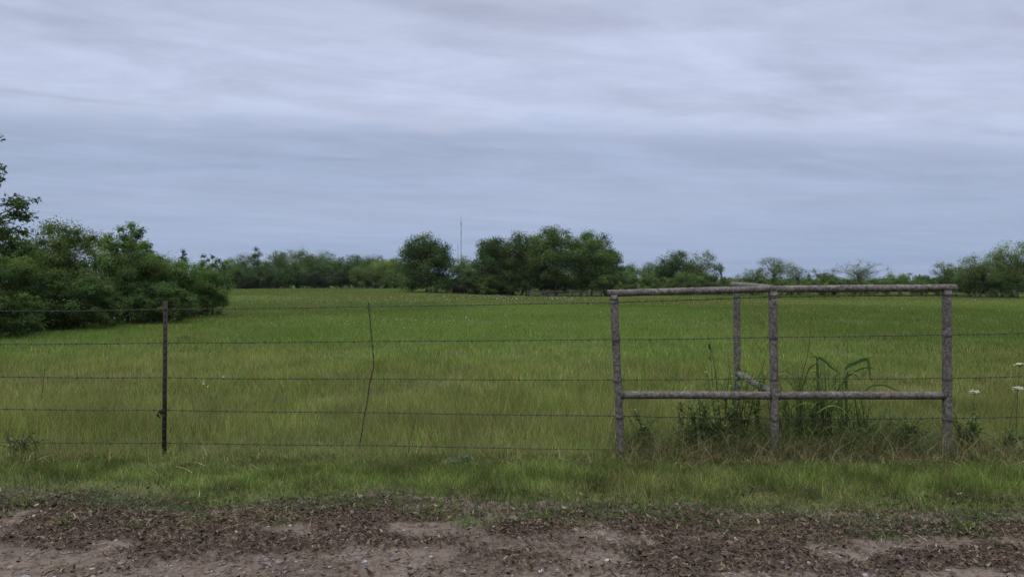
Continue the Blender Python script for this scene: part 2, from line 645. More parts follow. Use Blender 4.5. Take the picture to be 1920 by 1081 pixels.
tag(link("field_grass", make_mesh("field_grass", v, f, t), M_GRASS), kind="stuff")

# mown verge
parts = []
x, y = scatter(4.3, 6.4, 5200, 1.8)
e = road_edge(x)
k = RNG.random(len(x)) < sstep(-0.22, 0.08, y - e) * (0.45 + 0.55 * sstep(0.32, 0.55, fbm(x * 2.6, y * 3.4, 93, 3)))
x, y, e = x[k], y[k], e[k]
n = len(x)
near = sstep(0.05, 0.75, y - e) * (1 - 0.5 * sstep(5.75, 6.1, y))
patch = fbm(x * 1.4, y * 1.8, 91, 3)
h = (0.020 + 0.066 * near * (0.2 + 1.4 * patch)) * RNG.uniform(0.5, 1.4, n)
c = mixc(np.broadcast_to(G_DARK, (n, 3)), np.broadcast_to(G_FRESH * 0.77, (n, 3)), np.clip(near * 0.75 + RNG.normal(0, 0.2, n), 0, 1))
dry = (RNG.random(n) < 0.28 + 0.4 * sstep(0.5, 0.75, fbm(x * 0.9, y * 2.0, 95, 3))).astype(float)
c = mixc(c, np.broadcast_to(G_TAN * 0.8, (n, 3)), dry * RNG.uniform(0.4, 1, n))
c = c * np.exp(RNG.normal(0, 0.36, n) + 1.9 * (fbm(x * 5, y * 5, 97, 3) - 0.5))[:, None]
pos = np.stack([x, y, surf_z(x, y) - 0.004], 1)
parts.append(blades(pos, h, RNG.uniform(0.0028, 0.0052, n), RNG.uniform(0.1, 1.1, n), c, RNG, 2))
# stray tufts spilling on to the road
for _ in range(150):
    tx = RNG.uniform(-5.6, 5.6); ty = float(road_edge(tx)) + RNG.normal(-0.05, 0.14)
    m_ = RNG.integers(8, 34); sp = RNG.uniform(0.01, 0.035)
    x = tx + RNG.normal(0, sp * 1.6, m_); y = ty + RNG.normal(0, sp, m_)
    base_c = (G_FRESH * 0.9, G_DARK, G_TAN * 0.8)[RNG.choice(3, p=[0.5, 0.3, 0.2])]
    c = base_c[None] * np.exp(RNG.normal(0, 0.3, m_))[:, None]
    pos = np.stack([x, y, surf_z(x, y) - 0.003], 1)
    parts.append(blades(pos, RNG.uniform(0.03, 0.10, m_), RNG.uniform(0.003, 0.005, m_), RNG.uniform(0.3, 1.6, m_), c, RNG, 2))
# low broad clover leaves at the road's edge
n = 42000
x = RNG.uniform(-6, 6, n); y = road_edge(x) + RNG.normal(0.10, 0.20, n)
k = RNG.random(n) < (0.25 + 0.75 * sstep(0.4, 0.6, fbm(x * 1.7, y * 3.0, 99, 3))) * sstep(-0.35, -0.05, y - road_edge(x))
x, y = x[k], y[k]; n = len(x)
c = np.array([0.058, 0.088, 0.032]) * np.exp(RNG.normal(0, 0.35, n))[:, None]
pos = np.stack([x, y, surf_z(x, y) + 0.002], 1)
parts.append(blades(pos, RNG.uniform(0.010, 0.028, n), RNG.uniform(0.005, 0.011, n), RNG.uniform(0.6, 2.0, n), c, RNG, 2, 0.3))
v, f, t = collect(parts)
tag(link("verge_grass", make_mesh("verge_grass", v, f, t), M_GRASS), kind="stuff")

# uncut tangle and straw along the fence line
parts = []
n = 9000
x = RNG.uniform(-7, 7, n)
y = 6.25 + RNG.normal(0, 0.16, n)
right = sstep(0.7, 1.1, x) * (1 - sstep(4.1, 4.8, x))
keep = RNG.random(n) < 0.18 + 0.82 * right + 0.35 * sstep(0.55, 0.7, vnoise(x * 1.3, 0 * x, 15))
x, y, right = x[keep], y[keep], right[keep]
n = len(x)
h = RNG.uniform(0.05, 0.13, n) + right * RNG.uniform(0.0, 0.26, n)
gr = RNG.random(n)
c = np.where((gr < 0.45)[:, None], G_TAN * 0.8, np.where((gr < 0.7)[:, None], np.array([0.085, 0.07, 0.045]), G_DARK * 1.1)) * np.exp(RNG.normal(0, 0.3, n))[:, None]
pos = np.stack([x, y, ground_z(x, y) - 0.01], 1)
parts.append(blades(pos, h, RNG.uniform(0.003, 0.006, n), RNG.uniform(0.3, 1.5, n), c, RNG, 3, 1.0))
# green tangle growing through the brace
n = 5200
x = RNG.uniform(0.9, 4.0, n); y = 6.52 + RNG.normal(0, 0.15, n)
keep = RNG.random(n) < 0.35 + 0.65 * sstep(0.35, 0.6, vnoise(x * 2.1, 0 * x, 19))
x, y = x[keep], y[keep]; n = len(x)
c = np.where((RNG.random(n) < 0.75)[:, None], np.array([0.082, 0.118, 0.04]), np.array([0.17, 0.14, 0.08])) * np.exp(RNG.normal(0, 0.35, n))[:, None]
pos = np.stack([x, y, ground_z(x, y) - 0.01], 1)
parts.append(blades(pos, RNG.uniform(0.12, 0.42, n), RNG.uniform(0.003, 0.007, n), RNG.uniform(0.2, 1.6, n), c, RNG, 4, 1.2))
# lying straw
n = 3200
x = RNG.uniform(-7, 7, n); y = 6.08 + RNG.normal(0, 0.17, n)
keep = RNG.random(n) < 0.22 + 0.78 * sstep(0.8, 1.6, x)
x, y = x[keep], y[keep]; n = len(x)
c = np.array([0.22, 0.175, 0.105]) * np.exp(RNG.normal(0, 0.38, n))[:, None]
pos = np.stack([x, y, ground_z(x, y) + RNG.uniform(0.01, 0.07, n)], 1)
parts.append(blades(pos, RNG.uniform(0.05, 0.13, n), RNG.uniform(0.002, 0.0045, n), RNG.uniform(1.6, 3.2, n), c, RNG, 3, 0.2))
v, f, t = collect(parts)
tag(link("dry_grass", make_mesh("dry_grass", v, f, t), M_DRY), kind="stuff")

# ------------------------------------------------------------------ leaf litter, straw and gravel on the road
def litter_mask(x, y):
    e = road_edge(x)
    band = (0.12 * sstep(-0.6, -0.1, e - y) + 0.88 * sstep(-0.2, 0.06, e - y)) * (1 - sstep(0.55, 1.15, e - y + 1.5 * (fbm(x * 0.8, y * 1.6, 101, 4) - 0.5)))
    return band * sstep(0.34, 0.52, fbm(x * 2.2, y * 4.0, 105, 3)) + 0.03 + 0.22 * sstep(0.45, 0.7, fbm(x * 3.0, y * 6.0, 108, 3))


n = 300000
x = RNG.uniform(-6, 6, n); y = RNG.uniform(3.2, 5.3, n)
keep = RNG.random(n) < litter_mask(x, y)
x, y = x[keep], y[keep]; n = len(x)
L = np.minimum(RNG.lognormal(math.log(0.017), 0.5, n), 0.036); Wd = L * RNG.uniform(0.14, 0.42, n)
a = RNG.normal(0, 0.8, n)
dirv = np.stack([np.cos(a), np.sin(a), RNG.normal(0, 0.35, n)], 1)
side = np.stack([-np.sin(a), np.cos(a), RNG.normal(0, 0.6, n)], 1)
curl = RNG.uniform(-0.1, 0.55, n)
V = []
for s in range(4):
    tt = s / 3
    c = np.stack([x, y, surf_z(x, y) + 0.004 + RNG.uniform(0, 0.0001, n)], 1) + dirv * (L * (tt - 0.5))[:, None]
    c[:, 2] += curl * L * (2 * tt - 1) ** 2 * 0.5 + 0.003
    ww = Wd * (0.25, 1.0, 0.85, 0.12)[s]
    V += [c - side * ww[:, None] / 2, c + side * ww[:, None] / 2]
V = np.stack(V, 1)
zoff = RNG.uniform(0, 0.018, n)
V[:, :, 2] += zoff[:, None]
q = np.array([[2 * s, 2 * s + 1, 2 * s + 3, 2 * s + 2] for s in range(3)])
Fq = ((np.arange(n) * 8)[:, None, None] + q[None]).reshape(-1, 4)
pal = np.array([[0.052, 0.036, 0.025], [0.085, 0.06, 0.041], [0.125, 0.094, 0.067], [0.175, 0.138, 0.10], [0.24, 0.19, 0.13], [0.034, 0.026, 0.02]])
ci = RNG.choice(6, n, p=[0.33, 0.26, 0.13, 0.045, 0.015, 0.22])
col = pal[ci] * np.exp(RNG.normal(0, 0.2, n))[:, None]
tag(link("leaf_litter", make_mesh("leaf_litter", V.reshape(-1, 3), Fq, np.repeat(col, 8, 0)), M_LITTER), kind="stuff")

n = 1500
x = RNG.uniform(-6, 6, n); y = road_edge(x) + RNG.normal(-0.1, 0.2, n)
keep = RNG.random(n) < sstep(0.45, 0.65, fbm(x * 1.2, y * 2.0, 111, 3)) + 0.15
x, y = x[keep], y[keep]; n = len(x)
c = np.array([0.27, 0.215, 0.14]) * np.exp(RNG.normal(0, 0.35, n))[:, None]
pos = np.stack([x, y, surf_z(x, y) + RNG.uniform(0.004, 0.03, n)], 1)
v, f, t = blades(pos, RNG.uniform(0.03, 0.07, n), RNG.uniform(0.0018, 0.0035, n), RNG.uniform(1.8, 3.2, n), c, RNG, 3, 0.1)
tag(link("straw", make_mesh("straw", v, f, t), M_DRY), kind="stuff")

# unit pebble
def pebble_mesh(seed, sub=2):
    import bmesh
    bm = bmesh.new()
    bmesh.ops.create_icosphere(bm, subdivisions=sub, radius=1.0)
    v = np.array([p.co[:] for p in bm.verts])
    f = np.array([[q.index for q in p.verts] for p in bm.faces])
    bm.free()
    r = np.random.default_rng(seed)
    for _ in range(7):
        d = r.normal(size=3); d /= np.linalg.norm(d)
        lim = r.uniform(0.55, 0.9)
        over = np.maximum(v @ d - lim, 0)
        v = v - over[:, None] * d * 0.85
    return v, f


pv, pf = [], []
for s in range(6):
    a, b = pebble_mesh(s, 1)
    pv.append(a); pf.append(b)
n = 15000
x = RNG.uniform(-5.6, 5.6, n); y = RNG.uniform(3.3, 4.75, n)
keep = RNG.random(n) < 0.25 + 0.75 * sstep(0.4, 0.65, fbm(x * 1.5, y * 2.5, 121, 3))
x, y = x[keep], y[keep]; n = len(x)
V = []; Fq = []; T = []; off = 0
sz = np.minimum(RNG.lognormal(math.log(0.0045), 0.6, n), 0.016)
sz = sz * np.where(y < 4.1, 1.45, 1.0)
zz = road_z(x, y)
gpal = np.array([[0.22, 0.205, 0.20], [0.15, 0.135, 0.13], [0.11, 0.085, 0.07], [0.19, 0.145, 0.115], [0.34, 0.32, 0.31]])
for i in range(n):
    k = RNG.integers(6)
    a = RNG.uniform(0, 6.28)
    R_ = np.array([[math.cos(a), -math.sin(a), 0], [math.sin(a), math.cos(a), 0], [0, 0, 1]])
    vv = (pv[k] * np.array([1.3, 0.9, 0.6]) * sz[i]) @ R_.T + np.array([x[i], y[i], zz[i] + 0.15 * sz[i]])
    V.append(vv); Fq.append(pf[k] + off); off += len(vv)
    T.append(np.repeat(gpal[RNG.choice(5, p=[.25, .25, .25, .17, .08])][None], len(vv), 0) * RNG.uniform(0.8, 1.2))
tag(link("gravel", make_mesh("gravel", np.concatenate(V), np.concatenate(Fq), np.concatenate(T)), M_STONE), kind="stuff")

# larger single stones: photo column, photo row, size (m), colour, label
STONES = [
    (500, 1058, 0.020, (0.13, 0.105, 0.10), "rounded brown-grey stone, biggest along the road's front edge, left of centre"),
    (535, 1062, 0.014, (0.15, 0.13, 0.13), "small dark stone just right of the rounded brown-grey stone"),
    (360, 1032, 0.013, (0.30, 0.32, 0.36), "angular bluish-grey stone at the end of the leaf litter below the steel fence post"),
    (98, 984, 0.012, (0.36, 0.38, 0.43), "pale bluish stone lying in the leaf litter far left on the road"),
    (255, 1048, 0.014, (0.28, 0.29, 0.31), "grey flat stone among scattered leaves left on the bare road"),
    (683, 1052, 0.014, (0.27, 0.29, 0.31), "grey-blue stone upright on bare dirt below the crooked wire stay"),
    (870, 1070, 0.016, (0.40, 0.41, 0.43), "whitish angular stone at the road's front edge below the middle of the photo"),
    (810, 1010, 0.011, (0.46, 0.45, 0.46), "white stone at the edge of the leaves near the middle"),
    (1015, 1070, 0.014, (0.40, 0.42, 0.47), "pale blue-white stone on bare dirt just right of centre"),
    (1046, 1068, 0.015, (0.22, 0.21, 0.21), "dark grey lumpy stone beside the pale blue-white stone"),
    (1138, 1050, 0.012, (0.36, 0.34, 0.33), "light grey stone under the leaf litter edge below the left brace post"),
    (1208, 1063, 0.012, (0.38, 0.38, 0.40), "light bluish stone on bare dirt below the left half of the pipe brace"),
    (1332, 1054, 0.012, (0.36, 0.33, 0.31), "pale stone at the lower edge of the leaves below the brace"),
    (1468, 1048, 0.016, (0.32, 0.32, 0.35), "pale grey stone, largest of a loose cluster below the middle brace post"),
    (1530, 1053, 0.012, (0.42, 0.42, 0.44), "whitish stone right of the loose stone cluster on the road"),
    (1490, 1060, 0.014, (0.17, 0.12, 0.10), "reddish-brown stone in front of the loose stone cluster"),
    (1080, 958, 0.012, (0.30, 0.25, 0.20), "tan stone where the verge grass meets the leaves"),
]
for i, (sx, sy, sr, colr, lab) in enumerate(STONES):
    d = EYE * F / (sy - HY) * 1.02
    X = wx(sx, d)
    a, b = pebble_mesh(100 + i, 3)
    a = a * np.array([1.35, 1.0, 0.75]) * sr
    me = make_mesh("stone", a, b, np.repeat(np.array(colr)[None], len(a), 0), True)
    o = link("stone", me, M_STONE, loc=(X, d, float(surf_z(np.array([X]), np.array([d]))[0]) + sr * 0.35))
    o.rotation_euler = (0, 0, i * 1.3)
    tag(o, lab, "stone", "stones on the dirt road")

# ------------------------------------------------------------------ fence: pipe brace
FY = 6.33
def P(px_, py_, d=FY):
    return np.array([wx(px_, d), d, wz(py_, d)])


def wobble(a, b, n, amp, seed):
    r = np.random.default_rng(seed)
    t = np.linspace(0, 1, n)[:, None]
    p = a * (1 - t) + b * t
    w = np.cumsum(r.normal(0, 1, (n, 3)), 0)
    w = w - w[0] - (w[-1] - w[0]) * t
    return p + amp * w / (np.abs(w).max() + 1e-9)


brace = thing("pipe_brace", "weathered grey pipe corner brace of four posts and welded rails standing right of centre", "fence brace", (wx(1452, FY), FY, 0))
bo = np.array(brace.location[:])


def pipe(name, a, b, r, seed, hollow=False):
    m = MB()
    p = wobble(np.asarray(a) - bo, np.asarray(b) - bo, 14, 0.0025, seed)
    rr = r * (1 + np.random.default_rng(seed).normal(0, 0.006, 14))
    m.tube(p, rr, 20)
    if hollow:   # sawn pipe end: a near-black disc paints the bore's shade, leaving a rim
        e0 = p[0]; dv = (p[0] - p[1]) / np.linalg.norm(p[0] - p[1])
        m2 = MB(); m2.tube(np.array([e0 + dv * 0.001, e0 + dv * 0.0025]), r * 0.8, 18)
        ob = m.build(name, M_PIPE, brace, smooth=True)
        m2.build("bore_shade_disc", M_OPEN_SHADE, ob)
        return ob
    return m.build(name, M_PIPE, brace, smooth=True)


BD = 8.0
post_l = (P(1151, 553), np.array([wx(1164, FY), FY, -0.05]))
post_m = (P(1449, 546), np.array([wx(1453, FY), FY, -0.05]))
post_r = (P(1775, 544), np.array([wx(1776, FY), FY, -0.05]))
post_b = (P(1381, 536, BD), np.array([wx(1383, BD), BD, -0.05]))
for i, (a, b) in enumerate((post_l, post_m, post_r)):
    pipe("post", a, b, (0.0345, 0.036, 0.038)[i], 3 + i)
pipe("post", post_b[0], post_b[1], 0.037, 9)
pipe("top_rail", P(1138, 549.5), P(1449, 541.5), 0.0295, 12, True)
pipe("top_rail", P(1792, 539), P(1450, 541.5), 0.0295, 14, True)
pipe("top_rail", P(1374, 533.5, BD - 0.05), P(1446, 540, FY + 0.06), 0.031, 15, True)
pipe("lower_rail", P(1160, 740), P(1452, 741), 0.034, 17)
pipe("lower_rail", P(1453, 741), P(1776, 741), 0.034, 18)
pipe("lower_rail", P(1384, 700, BD), P(1452, 739, FY), 0.034, 19)

def weld(c, axis, r):
    c = np.asarray(c) - bo; axis = np.asarray(axis, float); axis /= np.linalg.norm(axis)
    u = np.cross(axis, [0.3, 0.2, 1.0]); u /= np.linalg.norm(u); w = np.cross(axis, u)
    th = np.linspace(0, 2 * math.pi, 33)
    ring = c + (r + 0.001) * (np.cos(th)[:, None] * u + np.sin(th)[:, None] * w)
    m = MB(); m.tube(ring, 0.0045 + 0.0012 * np.sin(th * 9), 6, cap=False)
    m.build("weld_bead", M_WIRE, brace, smooth=True)


for (a, b, dx) in ((P(1160, 740), P(1452, 741), 0.037), (P(1776, 741), P(1453, 741), 0.04)):
    v_ = (b - a) / np.linalg.norm(b - a)
    weld(a + v_ * dx, v_, 0.034); weld(b - v_ * 0.038, v_, 0.034)
for (a, b) in (post_l, post_m, post_r):
    v_ = (b - a) / np.linalg.norm(b - a)
    weld(a + v_ * 0.034, v_, 0.035)

# ------------------------------------------------------------------ fence: barbed wire
WIRES = [
    [(0, 583), (307, 580), (690, 574.5), (1152, 566.5), (1450, 556), (1776, 552.5), (1920, 551)],
    [(0, 646), (307, 643), (690, 640), (1155, 636.5), (1450, 633), (1776, 628), (1920, 625)],
    [(0, 707.5), (307, 709), (690, 711), (1158, 713), (1451, 710), (1776, 710), (1920, 706.5)],
    [(0, 768), (307, 770), (690, 774), (1160, 781), (1452, 786), (1776, 785), (1920, 783)],
    [(0, 831), (307, 832), (690, 836.5), (1162, 845), (1452, 850), (1776, 848), (1920, 846)],
]
WL = ["topmost barbed wire strand, just under the brace's top rail", "second barbed wire strand from the top of the fence",
      "middle barbed wire strand of the five, just above the lower pipe rail", "fourth barbed wire strand, just under the lower pipe rail",
      "lowest barbed wire strand, partly sunk in the long grass"]
WY = FY + 0.046


def barb_mesh():
    m = MB()
    r = 0.0021
    for k in (0, 1):
        c = (k - 0.5) * 0.007
        th = np.linspace(0.4 + k * 1.2, 0.4 + k * 1.2 + 2 * math.pi, 9)
        loop = np.stack([np.full(9, c), 0.0048 * np.cos(th), 0.0048 * np.sin(th)], 1)
        dv = np.array([0.15 * (1 if k else -1), math.cos(th[0] + 1.57), math.sin(th[0] + 1.57)])
        p = np.concatenate([[loop[0] - dv * 0.021], loop, [loop[-1] + dv * 0.021]])
        m.tube(p, [0.0006] + [r] * 9 + [0.0006], 5)
    return m.mesh("barb")


BARB = barb_mesh()
BARB.materials.append(M_WIRE)
for wi, pts in enumerate(WIRES):
    px_ = np.array([p[0] for p in pts], float); py_ = np.array([p[1] for p in pts], float)
    X0, Z0 = wx(px_, FY), wz(py_, FY)
    sl0 = (Z0[1] - Z0[0]) / (X0[1] - X0[0])
    X0 = np.concatenate([[-9.5], X0, [9.5]]); Z0 = np.concatenate([[Z0[0]], Z0, [Z0[-1]]])
    xs = np.arange(-9.5, 9.5, 0.012)
    # piecewise spans with a little sag and kinks
    zs = np.interp(xs, X0, Z0)
    for i in range(len(X0) - 1):
        k = (xs >= X0[i]) & (xs < X0[i + 1])
        tt = (xs[k] - X0[i]) / (X0[i + 1] - X0[i])
        zs[k] -= 0.004 * 4 * tt * (1 - tt)
    zs += 0.006 * (fbm(xs * 1.3, xs * 0 + wi, 131, 3) - 0.5)
    ysw = WY + 0.01 * (fbm(xs * 0.7, xs * 0 + wi, 135, 2) - 0.5)
    o = thing("barbed_wire", WL[wi], "barbed wire", (0, WY, float(zs[len(zs) // 2])), "barbed wire strands of the fence")
    org = np.array(o.location[:])
    m = MB()
    for k in (0, 1):
        ph = xs * 2 * math.pi / 0.09 + k * math.pi
        p = np.stack([xs, ysw + 0.0023 * np.cos(ph), zs + 0.0023 * np.sin(ph)], 1) - org
        m.tube(p, 0.0021, 5)
    m.build("wire", M_WIRE, o, smooth=True)
    r = np.random.default_rng(500 + wi)
    bx = np.arange(-6.2, 6.2, 0.127) + 0.02 * wi
    for b in bx[:98]:
        b += r.normal(0, 0.006)
        bb = bpy.data.objects.new("barb", BARB)
        COL.objects.link(bb)
        bb.parent = o
        bb.location = (b, float(np.interp(b, xs, ysw)) - org[1], float(np.interp(b, xs, zs)) - org[2])
        bb.rotation_euler = (r.uniform(0, 6.28), r.normal(0, 0.1), r.normal(0, 0.1))
    # ties round the brace posts belong to the brace
    for (a, b), rad in ((post_l, 0.037), (post_m, 0.038), (post_r, 0.040)):
        xx = np.interp(0, [0, 1], [0, 1])
        zt = float(np.interp(a[0], xs, zs))
        tt = (zt - a[2]) / (b[2] - a[2])
        cx = a[0] + (b[0] - a[0]) * tt
        m = MB()
        for k in range(2):
            th = np.linspace(0, 2 * math.pi, 25)
            ring = np.stack([cx + (rad + 0.003) * np.cos(th), FY + (rad + 0.003) * np.sin(th), zt + 0.006 * (k - 0.5) + 0.004 * np.sin(th + k)], 1)
            m.tube(ring - bo, 0.002, 5, cap=False)
        m.build("wire_tie", M_WIRE, brace, smooth=True)

# ------------------------------------------------------------------ steel T post
tp = thing("fence_post", "dark steel T-section fence post standing alone left of the crooked wire stay", "fence post", (wx(306, FY), FY + 0.02, 0))
to = np.array(tp.location[:])
zt = wz(563.5, FY)
m = MB()
lean = (wx(308.5, FY) - wx(306, FY))
def tbox(x0, x1, y0, y1, z0, z1):
    V = []
    for zz_, l in ((z0, lean * z0 / zt), (z1, lean * z1 / zt)):
        V += [[x0 + l, y0, zz_], [x1 + l, y0, zz_], [x1 + l, y1, zz_], [x0 + l, y1, zz_]]
    m.add(V, [(3, 2, 1, 0), (4, 5, 6, 7), (0, 1, 5, 4), (1, 2, 6, 5), (2, 3, 7, 6), (3, 0, 4, 7)])
tbox(-0.0185, 0.0185, -0.0045, 0.0, -0.1, zt)       # flange towards the camera
tbox(-0.0035, 0.0035, 0.0003, 0.03, -0.1, zt)       # web
m.build("shaft", M_STEEL_DARK, tp)
m = MB()
for k in range(22):
    zz_ = 0.10 + k * 0.054
    if zz_ < zt - 0.03:
        l = lean * zz_ / zt
        m.box((l, -0.0075, zz_), (0.012, 0.006, 0.018))
studs = m.build("studs", M_STEEL_DARK, tp)
for wi, pts in enumerate(WIRES):
    zz_ = wz(pts[1][1], FY)
    l = lean * zz_ / zt
    m = MB()
    yb = WY - to[1]
    ring = np.array([[l - 0.022, yb + 0.003, zz_ + 0.004], [l - 0.0215, -0.006, zz_ + 0.002], [l, -0.012, zz_ - 0.002], [l + 0.0215, -0.006, zz_], [l + 0.022, yb + 0.003, zz_ - 0.003], [l + 0.035, yb + 0.004, zz_ + 0.003]])
    m.tube(ring, 0.0018, 5)
    m.build("wire_clip", M_WIRE, tp, smooth=True)

# scrap caught on the wire beside the post
m = MB()
for k in range(5):
    r = np.random.default_rng(40 + k)
    s0 = np.array([r.uniform(-0.015, 0.015), 0, r.uniform(-0.03, 0.02)])
    p = np.array([s0, s0 + [r.uniform(-0.03, 0.01), -0.008, -0.022], s0 + [r.uniform(-0.04, 0.0), 0.004, -0.05]])
    m.ribbon(p, [0.006, 0.02, 0.003], (0.8, 0.3, 0.5), (0.02, 0.017, 0.015), 0.2)
o = m.build("dead_leaf", M_LITTER, loc=(wx(297, FY), WY - 0.004, wz(769, FY)))
tag(o, "small black curled dead leaf hanging on the wire left of the steel post", "dead leaf")

# crooked stay
path = [(691, 571, 0), (694, 600, 0), (698, 645, 0), (701, 688, 0), (697, 703, 0), (693, 722, 0), (690, 744, 0), (684, 775, 0), (680, 800, 0), (675, 829, 0)]
pp = np.array([P(a, b, FY + 0.055) for a, b, _ in path])
ts = np.linspace(0, len(pp) - 1, 90)
pp = np.stack([np.interp(ts, np.arange(len(pp)), pp[:, i]) for i in range(3)], 1)
pp[:, 0] += 0.006 * (fbm(pp[:, 2] * 7, pp[:, 2] * 0, 151, 3) - 0.5)
st = thing("fence_stay", "thin crooked twisted wire stay hooked over the strands between steel post and pipe brace", "fence stay", (pp[-1][0], FY + 0.055, 0))
so = np.array(st.location[:])
m = MB()
s = np.arange(len(pp))
for k in (0, 1):
    off = np.stack([0.0032 * np.cos(s * 0.9 + k * math.pi), 0.0032 * np.sin(s * 0.9 + k * math.pi), 0 * s], 1)
    m.tube(pp - so + off, 0.0034, 6)
m.build("stay_wire", M_WIRE, st, smooth=True)
m = MB()
hook = np.array([pp[0], pp[0] + [0.006, -0.004, 0.018], pp[0] + [0.012, -0.016, 0.016], pp[0] + [0.014, -0.018, -0.004]])
m.tube(hook - so, 0.003, 6)
m.build("hook", M_WIRE, st, smooth=True)

# ------------------------------------------------------------------ trees
def leaf_cloud(centres, radii, counts, leaf, rng, flat=0.75, tint=(0.05, 0.085, 0.03), var=0.25, up=0.8, cvar=0.24, soft=0.4):
    cs = np.repeat(centres, counts, 0)
    rs = np.repeat(radii, counts)
    n = len(cs)
    ctint = np.repeat(np.exp(rng.normal(0, cvar, len(centres))), counts)
    yel = np.repeat(rng.normal(0, 0.05, len(centres)), counts)
    d = rng.normal(size=(n, 3)); d /= np.linalg.norm(d, axis=1)[:, None]
    r = np.where(rng.random(n) < soft, np.minimum(np.abs(rng.normal(0, 0.68, n)), 1.3), rng.random(n) ** 0.5)
    p = cs + d * (rs * r)[:, None] * np.array([1, 1, flat])
    nr = 0.65 * rng.normal(size=(n, 3)) + d * 0.9 + np.array([0, 0, up])
    nr /= np.linalg.norm(nr, axis=1)[:, None]
    tg = rng.normal(size=(n, 3)); tg -= nr * np.sum(tg * nr, 1)[:, None]
    tg /= np.linalg.norm(tg, axis=1)[:, None]
    sdv = np.cross(nr, tg)
    L = leaf * rng.uniform(0.6, 1.35, n)
    Wd = L * rng.uniform(0.38, 0.62, n)
    bend = nr * (L * 0.12)[:, None]
    V = np.stack([p - tg * (L / 2)[:, None] - bend, p + sdv * (Wd / 2)[:, None], p + tg * (L / 2)[:, None] - bend, p - sdv * (Wd / 2)[:, None]], 1)
    Fq = np.arange(n * 4).reshape(n, 4)
    c = np.asarray(tint)[None] * (ctint * np.exp(rng.normal(0, var, n)))[:, None]
    c = c * np.stack([1 + yel * 1.4, np.ones(n), 1 - yel], 1)
    return V.reshape(-1, 3), Fq, np.repeat(np.clip(c, 0.004, 0.6), 4, 0)


def bez(a, b, c, n=6):
    t = np.linspace(0, 1, n)[:, None]
    return a * (1 - t) ** 2 + 2 * b * t * (1 - t) + c * t ** 2


DEF = dict(bf=0.08, leaf=0.2, n=9000, clumps=60, rc=(0.22, 0.38), tint=(0.05, 0.085, 0.03), trunk=0.02, ry=1.0, shape="dome", var=0.22, stems=1, twigs=0, wide=1.12, dense=1.5, extra=(), soft=0.35)


